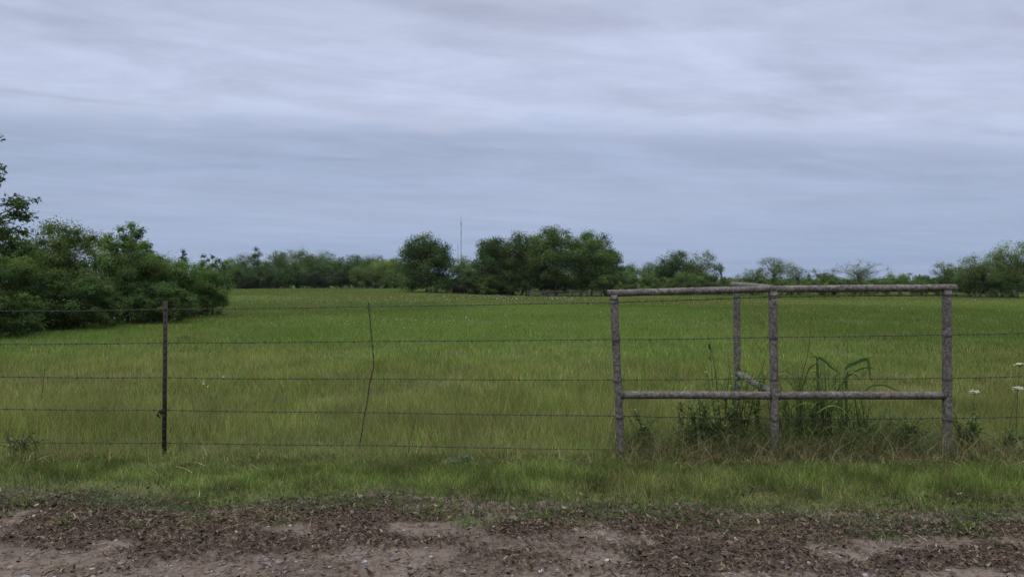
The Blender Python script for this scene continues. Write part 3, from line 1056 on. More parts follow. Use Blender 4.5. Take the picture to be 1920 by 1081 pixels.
def tree(name, label, cat, px_, d, wpx, top, group=None, seed=0, x=None, H=None, **kw):
    k = dict(DEF); k.update(kw)
    if group == "trees beyond the rise": top -= 5
    if group == "trees along the right field edge": top -= 3; k["n"] = int(k["n"] * 1.2)
    if group == "trees of the grove": k["n"] = int(k["n"] * 1.3)
    rng = np.random.default_rng(1000 + seed)
    X = wx(px_, d) if x is None else x
    z0 = gz(X, d)
    H = (wz(top, d) - z0) if H is None else H
    R = wpx / 2 / F * d * (k["wide"] if d < 60 or name != "shrub" else k["wide"] * 1.22)
    k["n"] = int(k["n"] * k["dense"])
    root = thing(name, label, cat, (X, d, z0 - 0.03), group)
    bf = k["bf"]
    zc_, rz = H * (1 + bf) / 2, H * (1 - bf) / 2
    nc = k["clumps"]
    dirs = rng.normal(size=(nc, 3)); dirs /= np.linalg.norm(dirs, axis=1)[:, None]
    rr = rng.random(nc) ** 0.42
    rc = rng.uniform(k["rc"][0], k["rc"][1], nc) * min(R, H * 0.5)
    if k["shape"] == "cone":
        hh = rng.random(nc) ** 1.3
        ang = rng.uniform(0, 6.28, nc)
        rad = R * (1 - hh) ** 0.8 * (0.35 + 0.55 * rng.random(nc))
        rc = rc * (1.15 - 0.75 * hh)
        C = np.stack([rad * np.cos(ang), rad * np.sin(ang), bf * H + hh * (H * (1 - bf) - rc * 0.5)], 1)
        C = np.concatenate([C, [[0, 0, H * 0.93]]]); rc = np.append(rc, R * 0.12)
    else:
        lat = np.ones(nc)
        if k["shape"] == "shrub":     # wide at the bottom, rounded top
            dirs[:, 2] = np.where(dirs[:, 2] < 0, dirs[:, 2] * 1.0, dirs[:, 2])
            un = dirs[:, :2] / np.linalg.norm(dirs[:, :2], axis=1)[:, None]
            low = dirs[:, 2] < 0
            dirs[low, :2] = un[low] * (0.35 + 0.65 * rng.random(low.sum()) ** 0.5)[:, None]
            dirs[low, :2] /= rr[low, None]
            dirs[low, :2] *= 0.5 + 0.5 * rr[low, None]
        if k["shape"] == "vase":
            lat = np.clip(0.6 + 0.55 * (dirs[:, 2] * rr + 0.4), 0.35, 1.1)
        C = dirs * rr[:, None] * np.stack([np.maximum(R - rc * 0.55, R * 0.3) * lat, k["ry"] * np.maximum(R - rc * 0.55, R * 0.3) * lat, np.maximum(rz - rc * 0.45, rz * 0.3)], 1)
        C[:, 2] += zc_
        C[:, 2] = np.maximum(C[:, 2], rc * 0.45)
    if not k["twigs"] and k["shape"] != "cone":
        # leaves through the middle of a dense crown too
        core = np.array([[0, 0, zc_ + q * rz * 0.4] for q in (-1, 0, 1)])
        C = np.concatenate([C, core]); rc = np.concatenate([rc, [min(R, rz) * 0.62] * 3])
    for (a_, b_, r_) in k["extra"]:   # outer boughs whose place the photo shows
        C = np.concatenate([C, [[wx(a_, d) - X, rng.normal(0, 0.3), wz(b_, d) - z0]]]); rc = np.append(rc, r_)
    cnt = np.maximum((k["n"] * rc ** 2 / np.sum(rc ** 2)).astype(int), 3)
    # wood
    m = MB()
    tr = k["trunk"] * H
    tops = []
    for s in range(k["stems"]):
        b0 = np.array([rng.normal(0, 0.06) * R * (k["stems"] > 1) * 3, rng.normal(0, 0.05) * R * (k["stems"] > 1) * 3, -0.05])
        tip = np.array([rng.normal(0, 0.12) * R, rng.normal(0, 0.12) * R, H * (0.62 if k["shape"] != "cone" else 0.95)])
        if k["stems"] > 1:
            tip[:2] += rng.normal(0, 0.3, 2) * R
        mid = (b0 + tip) / 2 + np.append(rng.normal(0, 0.06, 2) * H, 0)
        tp_ = bez(b0, mid, tip, 8)
        m.tube(tp_, np.linspace(tr, tr * 0.3, 8), 8)
        tops.append(tp_)
    order = rng.permutation(len(C))
    nb = len(C) if k["twigs"] else min(len(C), 18)
    for i in order[:nb]:
        tp_ = tops[rng.integers(len(tops))]
        j = int(np.clip(np.searchsorted(tp_[:, 2], C[i][2] * 0.6), 2, 7))
        a = tp_[j]
        md = (a + C[i]) / 2 + np.array([rng.normal(0, 0.07) * R, rng.normal(0, 0.07) * R, 0.10 * R])
        br = tr * (0.42 - 0.035 * j)
        m.tube(bez(a, md, C[i], 5), np.linspace(br, br * 0.25, 5), 5)
        for q in range(k["twigs"]):
            dv = rng.normal(size=3); dv[2] = abs(dv[2]) * 0.8
            e = C[i] + dv / np.linalg.norm(dv) * rc[i] * 1.1
            m.tube(bez(C[i], (C[i] + e) / 2 + rng.normal(0, 0.1, 3) * rc[i], e, 4), np.linspace(br * 0.3, br * 0.08, 4), 4)
    m.build("trunk", M_BARK, root, smooth=True)
    v, f, t = leaf_cloud(C, rc, cnt, k["leaf"], rng, tint=k["tint"], var=k["var"], soft=k["soft"])
    link("crown", make_mesh("crown", v, f, t), M_LEAF, root)
    return root


DG = (0.058, 0.094, 0.032)    # dark
MG = (0.082, 0.128, 0.042)    # middle
LG = (0.105, 0.152, 0.050)    # light, spring
YG = (0.105, 0.165, 0.036)    # yellow green
CG = (0.042, 0.068, 0.034)    # cedar
PG = (0.098, 0.135, 0.056)    # pale sparse

# --- near thicket at the left of the field
g = "trees and shrubs of the left thicket"
N_ = dict(soft=0.75, wide=0.96, dense=1.7, var=0.16, leaf=0.066, clumps=130, rc=(0.15, 0.30))
tree("leafy_tree", "tall open-branched tree at the left photo edge rising above the thicket", "tree", 0, 18, 470, 0, g, 1, x=-15.0, H=5.7, leaf=0.10, n=24000, clumps=80, rc=(0.12, 0.2), bf=0.1, wide=0.85, dense=1.0, extra=((2, 258, .18), (8, 318, .25), (14, 340, .2), (38, 378, .28), (60, 385, .2), (22, 398, .3), (44, 402, .25), (12, 372, .3), (8, 430, .35), (36, 432, .28), (14, 460, .4), (46, 462, .3), (66, 372, .12)), tint=DG, trunk=0.022, twigs=3)
tree("shrub", "low light-leaved shrub at the far left foot of the thicket", "shrub", 15, 19.5, 150, 540, g, 2, shape="shrub", bf=0, n=16000, tint=MG, stems=4, trunk=0.015, **N_)
tree("leafy_tree", "broad light-green tree forming the highest dense top of the thicket", "tree", 115, 24, 185, 408, g, 3, bf=0.02, n=42000, tint=LG, shape="shrub", stems=3, **N_)
tree("leafy_tree", "shaded mid-green tree behind the open-branched tree at the left edge", "tree", 25, 26, 190, 440, g, 4, bf=0.02, n=30000, tint=MG, shape="shrub", stems=3, **N_)
tree("leafy_tree", "airy tree whose see-through rounded top rises behind the thicket", "tree", 243, 31, 110, 409, g, 5, bf=0.25, leaf=0.10, n=9000, clumps=75, rc=(0.13, 0.24), tint=MG, twigs=2)
tree("leafy_tree", "dense dark tree under the airy rounded top in the thicket", "tree", 235, 27.5, 190, 462, g, 6, bf=0, n=42000, tint=DG, shape="shrub", stems=3, **N_)
tree("shrub", "dark shrub low in front of the thicket's light-green tree", "shrub", 150, 22.5, 170, 515, g, 7, bf=0, n=24000, tint=DG, shape="shrub", stems=4, **N_)
tree("leafy_tree", "feathery mid-green tree sloping down toward the thicket's right end", "tree", 312, 29.5, 150, 468, g, 8, bf=0, n=34000, tint=MG, shape="shrub", stems=3, **N_)
tree("cedar", "pointed dark cedar poking out near the right end of the thicket", "cedar", 343, 32, 60, 462, g, 9, bf=0.05, n=9000, clumps=90, rc=(0.25, 0.4), leaf=0.06, tint=CG, shape="cone")
tree("sapling", "thin sparse sapling rising over the right end of the thicket", "sapling", 396, 34.5, 56, 466, g, 10, bf=0.35, n=1500, clumps=34, rc=(0.16, 0.28), leaf=0.10, tint=MG, twigs=2, shape="vase")
tree("shrub", "rounded green shrub at the right end of the thicket", "shrub", 384, 32, 104, 490, g, 11, bf=0, n=26000, tint=MG, shape="shrub", stems=4, **N_)
tree("shrub", "dark low shrub right behind the steel fence post", "shrub", 290, 26, 160, 522, g, 12, bf=0, n=24000, tint=DG, shape="shrub", stems=4, **N_)
tree("shrub", "dark shrub under the open-branched tree at the left edge", "shrub", 55, 22, 190, 485, g, 13, bf=0, n=26000, tint=DG, shape="shrub", stems=4, **N_)

# --- far row behind the crest, left of centre
g = "trees beyond the rise"
tree("broadleaf_tree", "light rounded tree just left of the pointed cedar beyond the rise", "tree", 455, 150, 66, 477, g, 20, tint=MG, n=7000, bf=0.1)
tree("cedar", "dark pointed cedar standing out of the far row beyond the rise", "cedar", 481, 135, 84, 466, g, 21, tint=CG, n=11000, shape="cone", clumps=60, rc=(0.25, 0.42), bf=0)
tree("broadleaf_tree", "thin airy tree just right of the pointed cedar", "tree", 522, 147, 56, 472, g, 22, tint=MG, n=4200, twigs=2, bf=0.3)
tree("broadleaf_tree", "pale airy tree midway along the far row beyond the rise", "tree", 556, 150, 74, 466, g, 23, tint=MG, n=5500, twigs=2, bf=0.25)
tree("broadleaf_tree", "bushy round-topped tree, tallest right half of the far row", "tree", 602, 150, 64, 467, g, 24, tint=MG, n=8000, bf=0.1)
tree("broadleaf_tree", "tree with a small forked top left of the yellow-green bush", "tree", 655, 152, 58, 472, g, 25, tint=DG, n=6000, bf=0.1, twigs=1)
tree("broadleaf_tree", "low domed tree behind the yellow-green bush", "tree", 706, 150, 62, 476, g, 26, tint=DG, n=7000, bf=0.1)
tree("broadleaf_tree", "slim dark tree hard against the lone field tree's left side", "tree", 742, 140, 46, 481, g, 27, tint=MG, n=4200, bf=0.1)
tree("shrub", "yellow-green rounded bush in front of the far row", "shrub", 712, 126, 84, 488, g, 28, tint=LG, n=10000, bf=0, shape="shrub", stems=3)
for i, (px_, w_, tp_, lab) in enumerate([
    (445, 64, 500, "dark shrub at the far row's left end beside the thicket"),
    (505, 70, 503, "dark shrub just right of the cedar's foot"),
    (560, 66, 498, "mid-green shrub below the pale airy tree"),
    (605, 64, 500, "dark shrub below the bushy round-topped tree"),
    (650, 60, 499, "blackish shrub left of the yellow-green bush"),
    (533, 60, 505, "low shrub in the gap between the cedar's shrubs and the pale airy tree"),
    (585, 60, 506, "low shrub wedged between two darker shrubs below the round-topped tree"),
    (690, 60, 508, "low shrub at the yellow-green bush's left foot"),
    (738, 56, 506, "low shrub between the yellow-green bush and the lone tree")]):
    tree("shrub", lab, "shrub", px_, 129 + (i % 5) * 0.7, w_, tp_, g, 30 + i + (i > 4) * 160, tint=(DG, CG, DG, CG, CG)[i % 5], n=8500, bf=0, shape="shrub", stems=3)

for i, (px_, w_, tp_, lab) in enumerate([
    (432, 60, 488, "tree in the back rank right behind the thicket's right tip"),
    (500, 64, 484, "tree filling the gap just right of the pointed cedar"),
    (580, 70, 480, "tree in the back rank between the pale airy and the round-topped tree"),
    (632, 60, 486, "low tree in the back rank filling the dip left of the forked top"),
    (682, 60, 484, "low tree in the back rank filling the dip right of the forked top"),
    (734, 60, 488, "low tree in the back rank behind the lone tree's left side")]):
    tree("broadleaf_tree", lab, "tree", px_, 158 + i, w_, tp_, g, 140 + i, tint=(DG, MG)[i % 2], n=8000, bf=0, shape="shrub", stems=2, leaf=0.26)

# --- lone tree and grove
tree("oak_tree", "lone bushy dark tree left of the radio mast, leafy to the ground", "tree", 800, 96, 104, 430, None, 40, tint=DG, n=30000, clumps=120, bf=0.0, rc=(0.2, 0.34), leaf=0.2, shape="shrub", wide=1.12)
tree("shrub", "low shrub at the left foot of the lone bushy tree", "shrub", 772, 95.5, 60, 522, None, 41, tint=DG, n=1500, clumps=16, bf=0, shape="shrub", leaf=0.14)
tree("shrub", "small shrub at the right foot of the lone bushy tree", "shrub", 838, 96, 56, 512, None, 42, tint=DG, n=2500, clumps=18, bf=0, shape="shrub", leaf=0.16)
g = "trees of the grove"
tree("broadleaf_tree", "mid-green tree behind the shed roof, below the radio mast", "tree", 872, 128, 70, 478, g, 43, tint=MG, n=6000, bf=0.05)
tree("oak_tree", "leftmost big oak of the grove, leaning over the shed", "tree", 928, 95, 82, 438, g, 44, tint=DG, n=14000, clumps=98, bf=0.08, shape="shrub", leaf=0.2)
tree("oak_tree", "flat-topped oak second from the grove's left", "tree", 978, 97, 90, 428, g, 45, tint=DG, n=15000, clumps=100, bf=0.08, shape="shrub", leaf=0.2)
tree("oak_tree", "tallest oak in the middle of the grove", "tree", 1042, 93, 112, 418, g, 46, tint=MG, n=20000, clumps=118, bf=0.08, shape="shrub", leaf=0.2, rc=(0.18, 0.3))
tree("oak_tree", "broad oak sloping down at the grove's right side", "tree", 1108, 95, 108, 428, g, 47, tint=MG, n=19000, clumps=114, bf=0.08, shape="shrub", leaf=0.2, rc=(0.18, 0.3))
tree("oak_tree", "smaller oak at the grove's right edge", "tree", 1136, 97, 66, 456, g, 48, tint=DG, n=8000, bf=0.05)
for i, (px_, w_, tp_, dd, lab) in enumerate([
    (935, 50, 500, 94, "understory shrub in front of the shed's dark doorway side"),
    (985, 60, 498, 95, "understory shrub behind the left end of the corral rails"),
    (1040, 60, 500, 98, "shaded understory shrub behind the corral rails"),
    (1090, 60, 498, 94, "understory shrub below the broad sloping oak"),
    (1130, 60, 500, 93, "light-edged shrub at the grove's right foot"),
    (888, 44, 506, 94, "leafy shrub hiding the middle of the shed's front"),
    (912, 40, 512, 93, "smaller shrub beside the one hiding the shed's front")]):
    tree("shrub", lab, "shrub", px_, dd, w_, tp_, g, (50 if i < 5 else 205) + i, tint=(DG, DG, CG, DG, MG, DG, MG)[i], n=5500, bf=0, shape="shrub", stems=3, leaf=0.17)

# --- right of the grove
g = "trees along the right field edge"
TR = [
    ("broadleaf_tree", "mid-green tree filling the dip right of the grove", "tree", 1186, 130, 60, 491, dict(tint=MG, n=5000)),
    ("broadleaf_tree", "knobbly-topped tree left of the dark round tree", "tree", 1216, 132, 50, 490, dict(tint=MG, n=4200)),
    ("broadleaf_tree", "dark round-headed tree standing highest right of the grove", "tree", 1264, 110, 80, 469, dict(tint=DG, n=11000, clumps=60)),
    ("broadleaf_tree", "open pale tree leaning right of the dark round-headed tree", "tree", 1316, 113, 66, 468, dict(tint=PG, n=3400, twigs=2, bf=0.15)),
    ("sapling", "nearly bare sapling with few leaves right of the open pale tree", "sapling", 1348, 112, 34, 487, dict(tint=DG, n=350, twigs=3, clumps=22, bf=0.45, shape="vase")),
    ("shrub", "bright rounded shrub in front of the dark round-headed tree", "shrub", 1282, 100, 60, 510, dict(tint=MG, n=6500, bf=0, shape="shrub")),
    ("shrub", "green shrub at the grove side of the dark round-headed tree", "shrub", 1210, 104, 80, 514, dict(tint=MG, n=6500, bf=0, shape="shrub")),
    ("shrub", "broad low shrub under the open pale leaning tree", "shrub", 1335, 106, 70, 512, dict(tint=DG, n=6500, bf=0, shape="shrub")),
    ("pecan_tree", "low see-through tree left of the upright pecan above the brace", "tree", 1412, 108, 72, 500, dict(tint=PG, n=1500, twigs=2, bf=0.3)),
    ("pecan_tree", "upright see-through pecan rising above the brace's middle post", "tree", 1455, 107, 74, 478, dict(tint=PG, n=2600, twigs=2, bf=0.2)),
    ("pecan_tree", "low see-through tree right of the upright pecan", "tree", 1494, 109, 50, 498, dict(tint=PG, n=1000, twigs=2, bf=0.3)),
    ("shrub", "rounded bush between the upright pecan and the fan-shaped tree", "shrub", 1546, 104, 66, 504, dict(tint=MG, n=4500, bf=0, shape="shrub")),
    ("pecan_tree", "fan-shaped almost leafless tree with bare limbs over the top rail", "tree", 1616, 105, 96, 488, dict(tint=PG, n=1300, twigs=3, bf=0.3, shape="vase")),
    ("shrub", "light bush right of the fan-shaped almost leafless tree", "shrub", 1690, 103, 66, 510, dict(tint=LG, n=3500, bf=0, shape="shrub")),
    ("shrub", "small dark dome-shaped bush left of the right brace post", "shrub", 1733, 104, 36, 514, dict(tint=DG, n=2500, bf=0, shape="shrub")),
    ("pecan_tree", "small sparse tree right above the brace's right post", "tree", 1775, 95, 54, 488, dict(tint=PG, n=1500, twigs=2, bf=0.25)),
    ("pecan_tree", "spreading half-open tree second from the right photo edge", "tree", 1836, 86, 88, 470, dict(tint=PG, n=3800, twigs=2, bf=0.2)),
    ("pecan_tree", "tallest half-open tree at the right photo edge", "tree", 1908, 80, 110, 449, dict(tint=LG, n=6000, twigs=2, bf=0.2, clumps=64)),
    ("pecan_tree", "half-open tree mostly outside the right photo edge", "tree", 1985, 84, 100, 455, dict(tint=LG, n=4500, twigs=2, bf=0.2)),
]
for i, (nm, lab, cat, px_, d, w_, tp_, kw) in enumerate(TR):
    kk = dict(leaf=0.17 if nm != "pecan_tree" else 0.13, dense=1.5 if nm != "pecan_tree" else 2.2, stems=3 if nm == "shrub" else 1)
    kk.update(kw)
    tree(nm, lab, cat, px_, d, w_, tp_, g, 60 + i, **kk)
for i, (px_, w_, tp_, lab) in enumerate([
    (1170, 56, 500, "low tree tucked against the grove's right edge"),
    (1238, 64, 497, "low tree filling the gap left of the dark round-headed tree"),
    (1300, 66, 495, "leafy tree between the dark round-headed and open pale trees"),
    (1815, 90, 494, "leafy tree filling in under the spreading half-open tree"),
    (1880, 90, 488, "leafy tree between the two half-open trees at the right edge")]):
    tree("broadleaf_tree", lab, "tree", px_, (124, 120, 118, 92, 90)[i], w_, tp_, g, 150 + i, tint=(MG, MG, DG)[i % 3], n=6500, bf=0, shape="shrub", stems=2, leaf=0.18)
HEDGE = [(1375, 80, 522, "hedge shrub left of the back brace post's top"), (1425, 84, 519, "hedge shrub under the low see-through tree"),
         (1482, 86, 520, "hedge shrub just right of the middle brace post's top"), (1540, 84, 517, "hedge shrub under the rounded bush"),
         (1600, 90, 520, "hedge shrub under the fan-shaped almost leafless tree"), (1662, 84, 519, "hedge shrub between the fan-shaped tree and light bush"),
         (1722, 80, 521, "hedge shrub under the small dark dome-shaped bush"), (1778, 78, 514, "hedge shrub behind the brace's right post"),
         (1830, 78, 510, "hedge shrub under the spreading half-open tree"), (1885, 84, 508, "hedge shrub under the tallest tree at the right edge"),
         (1950, 90, 506, "hedge shrub at the very right photo edge")]
for i, (px_, w_, tp_, lab) in enumerate(HEDGE):
    tree("shrub", lab, "shrub", px_, 100 - max(0, i - 6) * 4, w_, tp_, "hedge shrubs along the field's far right edge", 90 + i, tint=(MG, DG, MG)[i % 3], n=5500, bf=0, shape="shrub", stems=3, leaf=0.17)

# --- distant woods reading as one mass
rng = np.random.default_rng(77)
C = []
for i in range(1700):
    d = rng.uniform(520, 760)
    X = rng.uniform(-0.85, 0.85) * d
    ztop = EYE + (9 + 2.5 * (fbm(np.array([X * 0.01]), np.array([d * 0.01]), 200, 3)[0] - 0.3) * 2) / F * d
    C.append((X, d, ztop - rng.uniform(2.5, 10.5)))
C = np.array(C)
rc = rng.uniform(3, 5.5, len(C))
v, f, t = leaf_cloud(C, rc, np.full(len(C), 90), 1.5, rng, tint=MG)
tag(link("distant_forest", make_mesh("distant_forest", v, f, t), M_LEAF), kind="stuff")

# ------------------------------------------------------------------ shed and corral in the grove
sd_ = 97.5
xl, xr = wx(848, sd_), wx(965, sd_)
zb = gz((xl + xr) / 2, sd_)
shed = thing("old_shed", "dark old plank shed half hidden under the grove's left oaks", "shed", ((xl + xr) / 2, sd_, zb))
hw = (xr - xl) / 2
m = MB()
eave, ridge = 1.9, 3.2
npl = 34
for k in range(npl):
    x0 = -hw + 2 * hw * k / npl; x1 = x0 + 2 * hw / npl - 0.02
    if 0.28 < (x0 + hw) / (2 * hw) < 0.45:
        continue
    m.box(((x0 + x1) / 2, 0, eave / 2 - 0.05), (x1 - x0, 0.05 + 0.01 * (k % 2), eave + 0.1))
m.box((-hw + 0.03, 2.0, eave / 2 - 0.05), (0.05, 3.9, eave + 0.1)); m.box((hw - 0.03, 2.0, eave / 2 - 0.05), (0.05, 3.9, eave + 0.1))
m.box((0, 4.0, eave / 2 - 0.05), (2 * hw, 0.05, eave + 0.1))
m.build("wall", M_SHED, shed)
m = MB()
ap = -hw + 2.4
for (x0, z0, x1, z1) in ((-hw - 0.45, eave - 0.2, ap, ridge), (ap, ridge, hw + 0.3, eave - 0.1)):
    V = [[x0, -0.5, z0], [x1, -0.5, z1], [x1, 4.4, z1], [x0, 4.4, z0], [x0, -0.5, z0 - 0.12], [x1, -0.5, z1 - 0.12], [x1, 4.4, z1 - 0.12], [x0, 4.4, z0 - 0.12]]
    m.add(V, [(0, 1, 2, 3), (7, 6, 5, 4), (0, 4, 5, 1), (1, 5, 6, 2), (2, 6, 7, 3), (3, 7, 4, 0)])
m.build("roof", M_ROOF, shed)
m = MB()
m.box((-hw + 2 * hw * 0.365, 0.35, 0.85), (2 * hw * 0.18, 0.04, 1.8))  # dark panel behind the plank gap, painting the shade inside the shed
m.build("doorway", M_OPEN_SHADE, shed)
for xx in (0.62, 0.72, 0.97):
    m = MB()
    m.tube(np.array([[-hw + 2 * hw * xx, -0.42, -0.1], [-hw + 2 * hw * xx + 0.03, -0.42, eave - 0.1 + 0.1]]), 0.07, 8)
    m.build("post", M_SHED, shed)

cf_d = 91.0
xl, xr = wx(990, cf_d), wx(1128, cf_d)
cf = thing("corral_fence", "broken wooden corral fence rails in the shade under the grove", "fence", ((xl + xr) / 2, cf_d, gz((xl + xr) / 2, cf_d)))
hw = (xr - xl) / 2
for k in range(6):
    m = MB(); xx = -hw + 2 * hw * k / 5
    m.tube(np.array([[xx, 0, -0.15], [xx + 0.04, 0.02, 0.85 + 0.1 * (k % 2)]]), 0.08, 7)
    m.build("post", M_SHED, cf)
for k in range(3):
    for s in range(2):
        a = -hw + s * hw; b = a + hw - 0.05
        m = MB()
        m.box(((a + b) / 2, -0.11, 0.22 + 0.24 * k), (b - a, 0.05, 0.12))
        ob = m.build("rail", M_SHED, cf)
m = MB()
V = np.array([[-hw + 0.8, -0.16, 0.78], [hw * 0.2, -0.16, 0.42]])
m.tube(V, 0.05, 6)
ob = m.build("rail", M_SHED, cf); ob["label"] = "slipped slanting rail"

# ------------------------------------------------------------------ radio masts
def mast(label, px_, d, top, w, dish):
    X = wx(px_, d); z0 = gz(X, d)
    H = wz(top, d) - z0
    r = thing("radio_mast", label, "radio mast", (X, d, z0), "radio masts on the horizon")
    m = MB()
    legs = [np.array([w / 2 * math.cos(a), w / 2 * math.sin(a)]) for a in (0.5, 2.6, 4.7)]
    Hl = H * 0.93
    for l in legs:
        m.tube(np.array([[l[0], l[1], -0.2], [l[0], l[1], Hl]]), w * 0.10, 5)
    step = w * 1.6
    k = 0
    zz_ = 0
    while zz_ + step < Hl:
        for i in range(3):
            a, b = legs[i], legs[(i + 1) % 3]
            if k % 2: a, b = b, a
            m.tube(np.array([[a[0], a[1], zz_], [b[0], b[1], zz_ + step]]), w * 0.05, 4)
        zz_ += step; k += 1
    m.build("lattice", M_MAST, r)
    m = MB(); m.tube(np.array([[0, 0, Hl - 0.5], [0, 0, H]]), w * 0.12, 6)
    m.build("whip_antenna", M_MAST, r)
    for fz in dish:
        zz_ = wz(fz, d) - z0
        m = MB()
        th = np.linspace(0, 1, 6)
        prof = np.stack([0 * th, -w * 0.7 - 0.55 * (1 - th ** 2) * 0 - 0.5 * th ** 2, 0 * th], 1)
        m.tube(np.array([[0, -w * 0.45, zz_], [0, -w * 0.62, zz_], [0, -w * 0.95, zz_]]), [w * 0.25, w * 0.6, w * 0.85], 14)
        m.tube(np.array([[-w * 0.55, 0, zz_ - 0.1], [w * 0.55, 0, zz_ - 0.1]]), w * 0.35, 6)
        m.build("dish", M_MAST, r)
    return r


mast("tall thin radio mast with a dish near its top, between lone tree and grove", 864.5, 620, 403, 0.72, [420, 436])
mast("short faint radio mast just left of the tall one", 858.5, 700, 455, 0.55, [462])

# ------------------------------------------------------------------ near weeds
def ovate(m, base, dirv, L, Wd, tint, droop=0.3):
    dirv = np.asarray(dirv, float); dirv /= np.linalg.norm(dirv)
    side = np.cross(dirv, [0, 0, 1.0]); side /= np.linalg.norm(side) + 1e-9
    t = np.linspace(0, 1, 5)
    p = np.asarray(base)[None] + dirv[None] * (L * t)[:, None]
    p[:, 2] -= droop * L * t ** 2
    m.ribbon(p, Wd * np.array([0.25, 0.95, 1.0, 0.6, 0.05]), side, tint, 0.15)


def leafy_weed(name, label, cat, px_, d, wpx, top, seed, nstem=5, nleaf=14, L=0.06, Wd=0.035, tint=(0.06, 0.105, 0.035), base_py=None, stemcol=(0.05, 0.06, 0.03), group=None):
    r = np.random.default_rng(2000 + seed)
    X = wx(px_, d); z0 = gz(X, d)
    H = wz(top, d) - z0
    R = wpx / 2 / F * d
    root = thing(name, label, cat, (X, d, z0), group)
    ms, ml = MB(), MB()
    for s in range(nstem):
        a = r.uniform(0, 6.28)
        tip = np.array([r.uniform(-1, 1) * R, r.uniform(-0.6, 0.6) * R, H * (r.uniform(0.5, 1.0) if s else 1.0)])
        b0 = np.array([r.normal(0, 0.25) * R, r.normal(0, 0.2) * R, -0.02])
        p = bez(b0, np.array([b0[0] * 0.8 + tip[0] * 0.2, b0[1], tip[2] * 0.6]), tip, 8)
        ms.tube(p, np.linspace(0.0045, 0.0015, 8), 5, tint=stemcol)
        for k in range(nleaf):
            t = r.uniform(0.12, 1.0)
            i = min(int(t * 7), 6)
            c = p[i] + (p[i + 1] - p[i]) * (t * 7 - i)
            aa = r.uniform(0, 6.28)
            sc_ = (1.15 - 0.55 * t) * r.uniform(0.6, 1.3)
            ovate(ml, c, (math.cos(aa), math.sin(aa), r.uniform(-0.1, 0.7)), L * sc_, Wd * sc_, np.array(tint) * math.exp(r.normal(0, 0.25)), r.uniform(0.1, 0.6))
    ms.build("stem", M_WEED, root, smooth=True)
    ml.build("foliage", M_WEED, root)
    return root


BY = FY + 0.12
leafy_weed("leafy_weed", "tall leafy weed bush between the brace's left and middle posts, around the slanting rail", "weed", 1378, 6.62, 150, 655, 1, 24, 24, 0.06, 0.04, (0.125, 0.185, 0.058))
leafy_weed("leafy_weed", "broad-leaved weed climbing just left of the middle brace post", "weed", 1420, 6.75, 46, 645, 2, 3, 12, 0.085, 0.065, (0.115, 0.18, 0.06))
leafy_weed("leafy_weed", "dark bushy weed low under the lower rail in the brace's left bay", "weed", 1330, 6.5, 150, 745, 3, 30, 22, 0.055, 0.03, (0.095, 0.135, 0.048))
leafy_weed("leafy_weed", "spindly light-green weed in the brace's left bay, left of the tall leafy bush", "weed", 1298, 6.7, 110, 728, 10, 14, 16, 0.05, 0.03, (0.115, 0.17, 0.06))
leafy_weed("leafy_weed", "loose leafy weed just right of the tall broad-bladed grass clump", "weed", 1640, 6.7, 90, 748, 11, 12, 18, 0.055, 0.03, (0.10, 0.155, 0.05))
leafy_weed("leafy_weed", "low broad-leaved weed just right of the left brace post", "weed", 1206, 6.6, 80, 768, 4, 8, 14, 0.075, 0.055, (0.11, 0.165, 0.058))
leafy_weed("leafy_weed", "dark leafy weed below the lower rail left of the right brace post", "weed", 1705, 6.5, 110, 765, 5, 20, 24, 0.06, 0.03, (0.10, 0.145, 0.05))
leafy_weed("leafy_weed", "sprawling green weed just right of the right brace post", "weed", 1815, 6.55, 90, 755, 6, 16, 22, 0.06, 0.03, (0.09, 0.13, 0.045))
leafy_weed("leafy_weed", "green weed low at the right photo edge under the wild carrots", "weed", 1890, 6.5, 90, 800, 7, 14, 20, 0.06, 0.026, (0.06, 0.10, 0.04))
leafy_weed("leafy_weed", "dark weed patch at the fence foot near the left photo edge", "weed", 42, 6.45, 100, 806, 8, 12, 12, 0.045, 0.02, (0.035, 0.052, 0.025))
leafy_weed("leafy_weed", "dark weed tuft alone in the field right of the steel post", "weed", 345, 18.5, 44, 628, 9, 12, 14, 0.10, 0.03, (0.045, 0.075, 0.03))


def cluster_clump():
    d = 5.95
    X = wx(872, d); z0 = gz(X, d)
    r = np.random.default_rng(31)
    z0 += 0.03
    root = thing("sage_weed", "grey-green rosette weed on the verge under the lowest wire", "weed", (X, d, z0))
    m = MB()
    for k in range(130):
        a = r.uniform(0, 6.28); el = r.uniform(0.15, 1.3)
        dv = np.array([math.cos(a) * math.cos(el), math.sin(a) * math.cos(el) * 0.8, math.sin(el)])
        b0 = np.array([r.normal(0, 0.035), r.normal(0, 0.03), 0])
        ovate(m, b0, dv, r.uniform(0.08, 0.16), 0.016, np.array([0.085, 0.112, 0.078]) * math.exp(r.normal(0, 0.25)), 0.5)
    m.build("foliage", M_WEED, root)
    m = MB(); m.tube(np.array([[0, 0, -0.07], [0, 0, 0.01], [0, 0, 0.03]]), [0.02, 0.022, 0.008], 8, tint=(0.08, 0.09, 0.06))
    m.build("stem", M_WEED, root)


cluster_clump()


